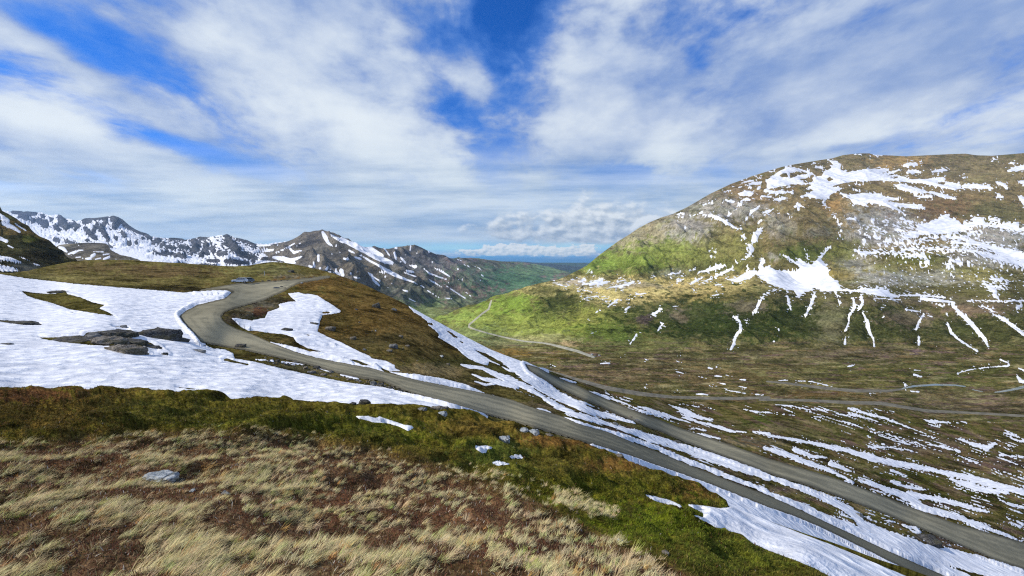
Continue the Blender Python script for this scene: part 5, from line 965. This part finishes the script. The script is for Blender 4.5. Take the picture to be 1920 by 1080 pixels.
def rock_verts(w, dpt, h, seed, angular=.6, sub=2):
    """an angular boulder: the hull of random points, split finer and roughened"""
    r = np.random.default_rng(seed)
    bm = bmesh.new()
    for _ in range(20):
        a = r.normal(size=3); a /= np.linalg.norm(a)
        a = np.sign(a) * np.abs(a) ** angular * (0.78 + .3 * r.random())
        bm.verts.new((a[0] * w / 2, a[1] * dpt / 2, a[2] * h * (.62 if a[2] > 0 else .8)))
    res = bmesh.ops.convex_hull(bm, input=bm.verts)
    bmesh.ops.delete(bm, geom=[g for g in res['geom_interior'] if isinstance(g, bmesh.types.BMVert)], context='VERTS')
    bmesh.ops.triangulate(bm, faces=bm.faces)
    for _ in range(sub): bmesh.ops.subdivide_edges(bm, edges=bm.edges, cuts=1, use_grid_fill=True)
    s = max(w, h)
    co = np.array([v.co[:] for v in bm.verts])
    n = ridged(co[:, 0] / s * 3 + seed, co[:, 2] / s * 4 + co[:, 1] / s * 2, 3, .6, seed % 50) - .35
    nn = co / (np.linalg.norm(co, axis=1)[:, None] + 1e-6)
    co += nn * (n * s * (.05 if sub < 3 else .085))[:, None] + nn * (fbm(co[:, 0] / s * 9, co[:, 1] / s * 9 + co[:, 2] / s * 9, 2, .5, seed % 40) * s * .03)[:, None]
    for v, c in zip(bm.verts, co): v.co = c
    bmesh.ops.triangulate(bm, faces=bm.faces)
    v = np.array([x.co[:] for x in bm.verts]); bm.verts.index_update()
    f = np.array([[x.index for x in fc.verts] for fc in bm.faces])
    bm.free()
    return v, f
_seed = [100]
def rock(L, u, v, w, h, mat, label, name='boulder', group=None, depth=.8, tilt=0.0, lift=.12):
    p, D = spot(L, u, v + h * .35)
    k = D / FPX
    _seed[0] += 1
    h *= .9 if L is LD else .75
    if L is not LC: w *= .9
    V_, F_ = rock_verts(w * k * 1.05, w * k * depth, h * k * 1.25, _seed[0], sub=3 if w > 34 else (2 if w > 9 else 1))
    o = mesh_obj(name, V_, F_, mat, smooth=False)
    o.location = p + Vector((0, 0, h * k * lift)); o.rotation_euler = (0, tilt, 0)
    return tag(o, label, 'rock', group)
DK, GR, PL, BW = M_rk_dark, M_rk_grey, M_rk_pale, M_rk_brown
rock(LD, 300, 627, 84, 25, DK, 'largest dark boulder on the snowfield, just left of the road bend', depth=.7, tilt=.12)
rock(LD, 335, 637, 36, 12, DK, 'low dark rock touching the right foot of the largest boulder', tilt=.15)
G1 = 'rocks of the outcrop in the snowfield'
rock(LD, 176, 630, 34, 17, GR, 'pale grey blocky rock at the left end of the snowfield outcrop', group=G1)
rock(LD, 226, 625, 66, 14, DK, 'long flat slab on top of the snowfield outcrop', group=G1, tilt=.1)
rock(LD, 205, 637, 62, 15, BW, 'broken middle slab of the snowfield outcrop', group=G1, tilt=.12)
rock(LD, 248, 640, 60, 9, DK, 'thin dark slab pointing right from the snowfield outcrop', group=G1, tilt=.16)
rock(LD, 244, 656, 72, 15, BW, 'lowest brownish slab of the snowfield outcrop', group=G1, tilt=.12)
rock(LD, 125, 637, 90, 8, DK, 'low sliver of dark rock trailing left from the snowfield outcrop', group=G1, tilt=.1)
rock(LD, 275, 650, 50, 5, DK, 'faint rock sliver melting out right of the snowfield outcrop', group=G1, tilt=.18)
rock(LD, 369, 658, 30, 8, GR, 'small squarish grey rock lying alone on the snow below the big boulder', depth=.6)
rock(LD, 10, 647, 30, 8, GR, 'low rounded grey rock in the snow at the left edge of the view')
rock(LD, 233, 613, 13, 6, GR, 'small grey stone poking out of snow above the outcrop')
rock(LD, 309, 663, 10, 4, DK, 'tiny dark stone in the snow right of the lowest slab')
rock(LD, 36, 605, 70, 6, DK, 'long thin dark rock rib melting out of the upper left snow', tilt=.03)
rock(LD, 108, 547, 34, 5, DK, 'thin dark ledge at the top of the heath island in the snow')
rock(LD, 452, 649, 22, 10, DK, 'dark angular rock on a mossy mound at the road edge')
rock(LD, 538, 617, 20, 8, DK, 'lone dark stone on the snow tongue inside the bend')
rock(LD, 589, 606, 15, 4, DK, 'flat dark stone near the right edge of the snow tongue')
rock(LD, 706, 573, 20, 11, DK, 'dark grey boulder high on the brown hill')
rock(LD, 740, 580, 12, 7, GR, 'smaller grey boulder right of the grey one on the brown hill')
rock(LD, 619, 615, 22, 9, BW, 'weathered rock beside the snow tongue at the foot of the brown hill')
rock(LD, 668, 580, 6, 4, GR, 'small stone on the upper left of the brown hill')
rock(LD, 738, 648, 22, 10, GR, 'broad grey rock low on the brown hill')
rock(LD, 730, 657, 14, 5, BW, 'flat stone under the broad grey rock on the brown hill')
rock(LD, 752, 630, 9, 6, BW, 'pale upright stone above the broad grey rock')
rock(LD, 663, 634, 16, 7, BW, 'brown rock half sunk in heath above the snow strip')
rock(LD, 683, 655, 8, 5, GR, 'small grey stone at the lower edge of the brown hill')
rock(LD, 765, 648, 10, 4, BW, 'flat pale stone right of the broad grey rock')
rock(LD, 828, 668, 8, 4, PL, 'small whitish stone on the lower right of the brown hill')
rock(LD, 840, 683, 9, 4, BW, 'small stone near the crest snow band')
rock(LD, 705, 620, 4, 3, PL, 'tiny white stone in the middle of the brown hill')
rock(LD, 545, 508, 16, 5, DK, 'dark boulder on the grassy rise above the pull-out')
G2 = 'boulders lining the back of the gravel pull-out'
for i, (u, w) in enumerate([(492, 5), (504, 8), (514, 8), (527, 6), (537, 7)]):
    rock(LD, u, 526.2, w, 2.8, BW, ['leftmost', 'second from left', 'middle', 'second from right', 'rightmost'][i] + ' of the five low boulders lining the pull-out', group=G2)
rock(LD, 518, 539, 13, 5, GR, 'grey boulder at the inner corner of the pull-out')
rock(LD, 527, 538, 8, 4, DK, 'dark boulder touching the grey one at the corner of the pull-out')
rock(LD, 534, 540, 6, 3, BW, 'small tan stone right of the corner boulders')
rock(LD, 566, 530, 5, 3, PL, 'white stone beside the narrow end of the pull-out')
G3 = 'rocks on the bank below the road'
for i, (u, v, w, h, m_) in enumerate([(520, 676, 12, 6, DK), (573, 690, 12, 6, BW), (585, 696, 17, 8, GR), (595, 688, 14, 6, DK), (606, 702, 14, 5, BW), (622, 697, 10, 6, GR), (655, 711, 14, 5, BW), (673, 713, 10, 5, GR), (700, 718, 16, 8, GR), (715, 721, 16, 9, DK), (731, 727, 12, 6, DK), (750, 732, 14, 5, DK)]):
    rock(LD, u, v, w, h, m_, ['single dark rock at the upper end of the roadside bank', 'brown rock left of the pale one on the roadside bank', 'pale blocky rock in the middle of the roadside bank', 'dark rock tight against the road on the bank', 'low brown rock right of the pale blocky one', 'upright grey rock on the roadside bank', 'brown slab where the bank narrows', 'small grey rock beside the brown slab on the bank', 'rounded grey rock at the lower bank', 'tall dark rock right of the rounded grey one', 'dark wedge rock near the end of the bank', 'last flat dark rock at the lower tip of the bank'][i], group=G3)
G4 = 'rocks in the snow between the two roads'
for i, (u, v, w, h, m_) in enumerate([(1122, 781, 13, 6, GR), (1140, 790, 10, 5, DK), (1153, 795, 16, 7, GR), (1181, 782, 10, 5, BW), (1192, 787, 15, 5, GR), (1270, 828, 20, 6, DK), (1612, 966, 16, 7, GR), (1740, 1012, 44, 12, DK)]):
    rock(LD, u, v, w, h, m_, ['grey rock at the upper end of the snow between the roads', 'dark rock between two grey ones in the road snow', 'wider grey rock in the snow between the roads', 'brown stone close to the lower road edge', 'long grey stone close to the lower road edge', 'low dark hump in the snow between the roads', 'lone grey boulder in streaky snow beside the lower road', 'large flat dark rock patch near the lower road'][i], group=G4)
rock(LE, 683, 752, 26, 13, DK, 'rounded dark mossy rock on the rim of the green knoll')
rock(LE, 662, 754, 12, 5, DK, 'small dark rock left of the rounded one on the knoll rim')
rock(LE, 790, 764, 24, 6, GR, 'left flat slab on the knoll rim against the snow', depth=.6)
rock(LE, 822, 765, 40, 8, BW, 'right flat slab on the knoll rim against the snow', depth=.5)
rock(LE, 829, 775, 22, 9, PL, 'pale rock just below the flat slabs on the rim')
rock(LE, 946, 823, 27, 13, PL, 'lone pale topped boulder in the mossy hollow')
rock(LE, 1001, 807, 26, 12, PL, 'white and grey boulder on the knoll rim beside the road')
rock(LE, 982, 806, 26, 6, PL, 'flat pale slab left of the white and grey boulder')
rock(LE, 1030, 815, 18, 6, BW, 'tan rock right of the white and grey boulder', tilt=.2)
rock(LE, 1162, 852, 18, 5, BW, 'low tan rock on the rim where the drift begins')
rock(LE, 305, 889, 70, 20, PL, 'large pale bluish rock lying in dry grass', depth=.55, tilt=.1)
rock(LE, 335, 903, 24, 14, DK, 'dark rock end under the large pale bluish one')
rock(LE, 425, 923, 22, 10, GR, 'small grey rock in dry grass right of the large pale one')
rock(LE, 362, 920, 12, 5, PL, 'small whitish stone between the two rocks in dry grass')
rock(LE, 1163, 1012, 15, 6, PL, 'small smooth pale stone in reddish heath')
rock(LE, 1247, 1035, 18, 8, BW, 'pinkish stone at the border of heath and green turf')
rock(LC, 1111, 664, 5, 3, PL, 'white boulder at the near end of the valley road')
rock(LC, 1116, 668, 6, 4, GR, 'grey boulder behind the white one at the valley road end')
rock(LC, 1125, 666, 5, 2.5, PL, 'pale flat stone just beyond the valley road end')
# loose rubble: one scatter
def scatter_rocks(name, L, areas, mat, seed):
    r = np.random.default_rng(seed); VV, FF, n = [], [], 0
    base = [rock_verts(1, .8, .6, 900 + i, sub=0) for i in range(4)]
    for (u0, v0, u1, v1, spread, cnt, smin, smax) in areas:
        for _ in range(cnt):
            t = r.random(); u = u0 + (u1 - u0) * t + r.normal() * spread * .6; v = v0 + (v1 - v0) * t + r.normal() * spread * .4
            p, D = spot(L, u, v); s = (smin + (smax - smin) * r.random() ** 3) * D / FPX
            bv, bf = base[r.integers(4)]; a = r.random() * 6.28
            q = bv * s; q = np.stack([q[:, 0] * math.cos(a) - q[:, 1] * math.sin(a), q[:, 0] * math.sin(a) + q[:, 1] * math.cos(a), q[:, 2]], 1) + np.array(p) + (0, 0, s * .1)
            VV.append(q); FF.append(bf + n); n += len(q)
    return mesh_obj(name, np.concatenate(VV), np.concatenate(FF), mat, smooth=False, kind='stuff')
scatter_rocks('rubble', LD, [(500, 672, 600, 698, 7, 90, 1.5, 6), (600, 698, 760, 733, 5, 110, 1.5, 6), (430, 600, 500, 575, 10, 50, 1, 4), (170, 628, 260, 650, 12, 30, 2, 8), (640, 600, 800, 690, 40, 50, 1, 4), (1050, 760, 1300, 850, 12, 60, 1, 5), (560, 520, 640, 520, 3, 30, 1, 3)], BW, 5)

# ------------------------------------------------------------------ cars on the pull-out
def paint_mat(name, c, rough=.35, spec=.5, metal=0):
    m, nt, b = new_mat(name, rough, spec); b.inputs['Base Color'].default_value = (*c, 1); b.inputs['Metallic'].default_value = metal
    return m
M_glass = paint_mat('tinted glass', (0.02, 0.025, 0.03), .08); M_tyre = paint_mat('tyre rubber', (0.02, 0.02, 0.02), .9); M_rim = paint_mat('alloy rim', (0.5, 0.5, 0.5), .3, .5, .8); M_lamp = paint_mat('lamp glass', (0.7, 0.7, 0.65), .1)
def prism(name, prof, y0, y1, mat, parent, inset=0.0, bev=.04):
    bm = bmesh.new()
    a = [bm.verts.new((x, y0 + (inset if z > .95 else 0), z)) for x, z in prof]; b_ = [bm.verts.new((x, y1 - (inset if z > .95 else 0), z)) for x, z in prof]
    bm.faces.new(a); bm.faces.new(b_[::-1])
    for i in range(len(prof)):
        j = (i + 1) % len(prof); bm.faces.new((a[j], a[i], b_[i], b_[j]))
    bmesh.ops.recalc_face_normals(bm, faces=bm.faces)
    if bev: bmesh.ops.bevel(bm, geom=list(bm.edges), offset=bev, segments=2, affect='EDGES')
    me = bpy.data.meshes.new(name); bm.to_mesh(me); bm.free(); me.materials.append(mat)
    o = bpy.data.objects.new(name, me); COL.objects.link(o)
    if parent: o.parent = parent
    return o
def wheel(x, y, par):
    out = []
    for nm, r, w, mt in (('tyre', .34, .22, M_tyre), ('rim', .21, .24, M_rim)):
        bm = bmesh.new(); bmesh.ops.create_cone(bm, cap_ends=True, segments=20, radius1=r, radius2=r, depth=w)
        bmesh.ops.rotate(bm, verts=bm.verts, cent=(0, 0, 0), matrix=__import__('mathutils').Matrix.Rotation(R(90), 3, 'X'))
        me = bpy.data.meshes.new(nm); bm.to_mesh(me); bm.free(); me.materials.append(mt)
        o = bpy.data.objects.new('wheel' if nm == 'tyre' else nm, me); COL.objects.link(o)
        if nm == 'tyre': o.parent = par; o.location = (x, y, .34); first = o
        else: o.parent = first
def car(u, v, rz, colour, label, suv=True):
    e = bpy.data.objects.new('parked_car', None); COL.objects.link(e)
    p, D = spot(LD, u, v); e.location = p + Vector((0, 0, .05)); e.rotation_euler = (0, 0, rz)
    tag(e, label, 'car', 'cars parked on the gravel pull-out')
    m = paint_mat('car paint', colour, .25)
    prism('body', [(-2.25, .35), (-2.28, .75), (-2.2, .95), (-1.05, 1.06), (1.9, 1.08), (2.22, .95), (2.25, .4), (1.75, .28), (-1.8, .28)], -.9, .9, m, e)
    prism('cabin', [(-1.15, 1.0), (-.45, 1.58), (1.35, 1.62), (2.05, 1.0)], -.82, .82, m, e, .12)
    prism('windscreen', [(-1.09, 1.08), (-.52, 1.53), (-.56, 1.545), (-1.16, 1.09)], -.66, .66, M_glass, e, 0, 0)
    prism('rear_window', [(1.98, 1.12), (1.48, 1.55), (1.52, 1.57), (2.04, 1.12)], -.62, .62, M_glass, e, 0, 0)
    for s in (-1, 1):
        for x0, x1, x2, x3 in ((-.95, -.42, .1, .1), (.18, .18, .85, .85), (.93, .93, 1.3, 1.72)):
            prism('side_window', [(x0, 1.1), (x1, 1.5), (x2, 1.5), (x3, 1.1)], s * .765 - .04, s * .765 + .04, M_glass, e, 0, 0)
        prism('headlight', [(-2.3, .72), (-2.27, .88), (-2.1, .9), (-2.1, .74)], s * .68 - .16, s * .68 + .16, M_lamp, e, 0, 0)
        prism('mirror', [(-.95, 1.05), (-.95, 1.2), (-.82, 1.2), (-.82, 1.05)], s * .98 - .08, s * .98 + .08, m, e, 0, .02)
        for x in (-1.4, 1.4): wheel(x, s * .82, e)
car(450, 530.5, R(28), (0.9, 0.9, 0.9), 'white car parked first at the left end of the pull-out')
car(462, 529.0, R(48), (0.16, 0.19, 0.22), 'blue grey car parked close behind the white one')
# marker post on the rise and thin stakes at the inside of the bend
def post(L, u, v, h, r, mat, name, label, cat, group=None):
    p, D = spot(L, u, v)
    bm = bmesh.new(); bmesh.ops.create_cone(bm, cap_ends=True, segments=10, radius1=r, radius2=r * .8, depth=h)
    me = bpy.data.meshes.new(name); bm.to_mesh(me); bm.free(); me.materials.append(mat)
    o = bpy.data.objects.new(name, me); COL.objects.link(o); o.location = p + Vector((0, 0, h / 2 - .1))
    return tag(o, label, cat, group)
M_post = paint_mat('weathered white post', (0.55, 0.53, 0.48), .8, .1); M_stk = paint_mat('dark stake', (0.03, 0.03, 0.03), .8, .1)
post(LD, 497, 517, 2.0, .14, M_post, 'marker_post', 'short whitish marker post on the path up the grassy rise', 'post')
G5 = 'thin stakes along the inside of the bend'
for i, (u, v) in enumerate([(442.5, 608), (449.5, 613), (459, 618), (470, 621)]):
    post(LD, u, v, .9, .035, M_stk, 'snow_stake', ['uppermost', 'second from the top', 'third from the top', 'lowest'][i] + ' of four thin dark stakes at the snow edge inside the bend', 'stake', G5)

# ------------------------------------------------------------------ dry grass and short turf on the knoll
def knoll_points(n, dens, rg):
    """random points on the knoll, evenly over the ground, kept with probability dens(u, v)"""
    A, B = LE.P[:-1, :-1], LE.P[1:, :-1]; C_ = LE.P[:-1, 1:]
    area = np.linalg.norm(np.cross(B - A, C_ - A)[..., :2] * 0 + np.cross(B - A, C_ - A)[..., 2:3], axis=-1)
    near = (LE.D[:-1, :-1] < 17) & (LE.V[:-1, :-1] < 1130)
    w = area * dens(LE.U[:-1, :-1], LE.V[:-1, :-1]) * near * (LE.U[:-1, :-1] > -60) * (LE.U[:-1, :-1] < 1900)
    w = w.ravel() / w.sum()
    k = rg.choice(w.size, n, p=w)
    i, j = np.unravel_index(k, near.shape); a, b_ = rg.random(n)[:, None], rg.random(n)[:, None]
    P = LE.P[i, j] * (1 - a) * (1 - b_) + LE.P[i + 1, j] * a * (1 - b_) + LE.P[i, j + 1] * (1 - a) * b_ + LE.P[i + 1, j + 1] * a * b_
    return P, i, j
def blades(name, P, length, width, az, lean, curl, col_, mat, segs=3):
    n = len(P); t = np.linspace(0, 1, segs + 1)
    d_ = np.stack([np.cos(az), np.sin(az), np.zeros(n)], 1); sd = np.stack([-np.sin(az), np.cos(az), np.zeros(n)], 1)
    pts = [P]
    ang = lean.copy(); cur = P.copy()
    for s in range(segs):
        cur = cur + (d_ * np.sin(ang)[:, None] + np.array([0, 0, 1.0]) * np.cos(ang)[:, None]) * (length / segs)[:, None]
        pts.append(cur); ang = ang + curl / segs
    V_ = []
    for s in range(segs):
        wv = (width * (1 - .25 * s))[:, None] * sd * .5
        V_ += [pts[s] - wv, pts[s] + wv]
    V_.append(pts[segs])
    k = len(V_); V_ = np.stack(V_, 1).reshape(-1, 3)
    f = []
    for s in range(segs - 1): f += [(2 * s, 2 * s + 1, 2 * s + 3), (2 * s, 2 * s + 3, 2 * s + 2)]
    f.append((2 * segs - 2, 2 * segs - 1, 2 * segs))
    F_ = (np.array(f)[None] + (np.arange(n) * k)[:, None, None]).reshape(-1, 3)
    return mesh_obj(name, V_, F_, mat, smooth=False, kind='stuff', attrs={'tint': np.repeat(col_, k, 0)})
m, nt, b = new_mat('grass blades', .8, .15); M_blade = m
nt.links.new(attr(nt, 'tint').s, b.inputs['Base Color'])
tr = nt.nodes.new('ShaderNodeBsdfTranslucent'); nt.links.new(attr(nt, 'tint').s, tr.inputs['Color'])
mx = nt.nodes.new('ShaderNodeMixShader'); mx.inputs[0].default_value = .3
nt.links.new(b.outputs[0], mx.inputs[1]); nt.links.new(tr.outputs[0], mx.inputs[2]); nt.links.new(mx.outputs[0], nt.nodes['Material Output'].inputs['Surface'])
rg = np.random.default_rng(21)
DRY = np.pad(dry, 0)
def dens_tuft(U_, V_):
    dd = dry[:-1, :-1]; q = fbm(LE.P[:-1, :-1, 0] / .9, LE.P[:-1, :-1, 1] / .9, 3, .6, 150)
    left = sst(U_, 760, 420) * .7 + sst(V_, 960, 1060) * sst(U_, 1250, 900) * .5 + .25
    rim = np.exp(-((V_ - np.interp(U_, [850, 960, 1150, 1350], [880, 905, 965, 1030])) / 12.0) ** 2) * sst(U_, 860, 920) * sst(U_, 1190, 1080) * .8
    return (dd * left + rim) * np.clip(.30 + q * 3.0, 0.02, 1.3) * sst(sn[:-1, :-1], -3, -9)
nt_ = 8200; nb_ = 24
P, i, j = knoll_points(nt_, dens_tuft, rg)
size = rg.uniform(.5, 1.0, nt_) + .8 * (rg.random(nt_) < .12) * rg.random(nt_) * np.clip(.8 + .25 * fbm(P[:, 0] / 1.5, P[:, 1] / 1.5, 2, .5, 3), .6, 1.2)
taz = .35 + .55 * fbm(P[:, 0] / 1.6, P[:, 1] / 1.6, 2, .5, 151) + rg.normal(0, .35, nt_)
tc_ = np.stack([rg.uniform(.45, .68, nt_)] * 3, 1) * np.array([1.15, .97, .52]) * rg.uniform(.9, 1.1, (nt_, 3))
gsel = rg.random(nt_) < .09; tc_[gsel] *= np.array([.72, .92, .55])
osel = rg.random(nt_) < .05; tc_[osel] *= np.array([.95, .68, .45])
rp = lambda a: np.repeat(a, nb_, 0)
n = nt_ * nb_
rad = np.abs(rg.normal(0, .032, n)) * rp(size); an = rg.uniform(0, 2 * math.pi, n)
Pb = rp(P) + np.stack([np.cos(an) * rad, np.sin(an) * rad * .8, np.full(n, -.02)], 1)
az = rp(taz) + rg.normal(0, .38, n)
blades('dry_grass', Pb, rp(size) * rg.uniform(.08, .19, n), rg.uniform(.0028, .0062, n) * (1 + .25 * np.linalg.norm(Pb, axis=1) / 4), az, rg.uniform(.45, 1.15, n), rg.uniform(.3, .9, n), rp(tc_) * rg.uniform(.6, 1.2, (n, 1)), M_blade)
# heath litter and twigs
n = 130000
P, i, j = knoll_points(n, lambda a, b_: dry[:-1, :-1] * sst(sn[:-1, :-1], -2, -6) + .04, rg)
pal = np.array([(0.16, 0.06, 0.03), (0.11, 0.055, 0.035), (0.20, 0.12, 0.06), (0.30, 0.22, 0.12), (0.09, 0.08, 0.02), (0.55, 0.50, 0.42)])
cc = pal[rg.choice(6, n, p=[.30, .24, .18, .14, .11, .03])] * rg.uniform(.7, 1.3, (n, 1))
dist = np.linalg.norm(P, axis=1)
blades('heath_twigs', P, rg.uniform(.02, .07, n), rg.uniform(.003, .008, n) * (1 + dist * .08), rg.uniform(0, 6.28, n), rg.uniform(.1, 1.3, n), rg.uniform(0, .8, n), cc, M_blade, 2)
# short green turf and moss shoots
n = 110000
P, i, j = knoll_points(n, lambda a, b_: (1 - dry[:-1, :-1] * .9) * sst(sn[:-1, :-1], -2, -4) * sst(LE.D[:-1, :-1], 17, 9) , rg)
cc = colr[i, j] * rg.uniform(.6, 1.9, (n, 1)) * np.where(rg.random((n, 1)) < .12, np.array([[2.0, 1.6, 2.2]]), 1.0)
dist = np.linalg.norm(P, axis=1)
blades('short_turf', P, rg.uniform(.02, .055, n) * (1 + dist * .03), rg.uniform(.003, .007, n) * (1 + dist * .10), rg.normal(.3, 1.0, n), rg.uniform(.1, 1.0, n), rg.uniform(0, .8, n), cc, M_blade, 2)
# ------------------------------------------------------------------ the air itself
HZ = 16000.0
m = bpy.data.materials.new('thin haze'); m.use_nodes = True
nt = m.node_tree; nt.nodes.clear()
pv = nt.nodes.new('ShaderNodeVolumePrincipled'); mo = nt.nodes.new('ShaderNodeOutputMaterial')
pv.inputs['Color'].default_value = (0.50, 0.72, 1.0, 1)
pv.inputs['Density'].default_value = 2.6e-5
pv.inputs['Anisotropy'].default_value = 0.3
nt.links.new(pv.outputs[0], mo.inputs['Volume'])
v = np.array([(x, y, z) for x in (-HZ, HZ) for y in (-HZ, HZ) for z in (-350.0, 900.0)])
f = np.array([(0, 1, 3, 2), (4, 6, 7, 5), (0, 4, 5, 1), (2, 3, 7, 6), (0, 2, 6, 4), (1, 5, 7, 3)])
mesh_obj('haze', v, f, m, smooth=False, kind='stuff')
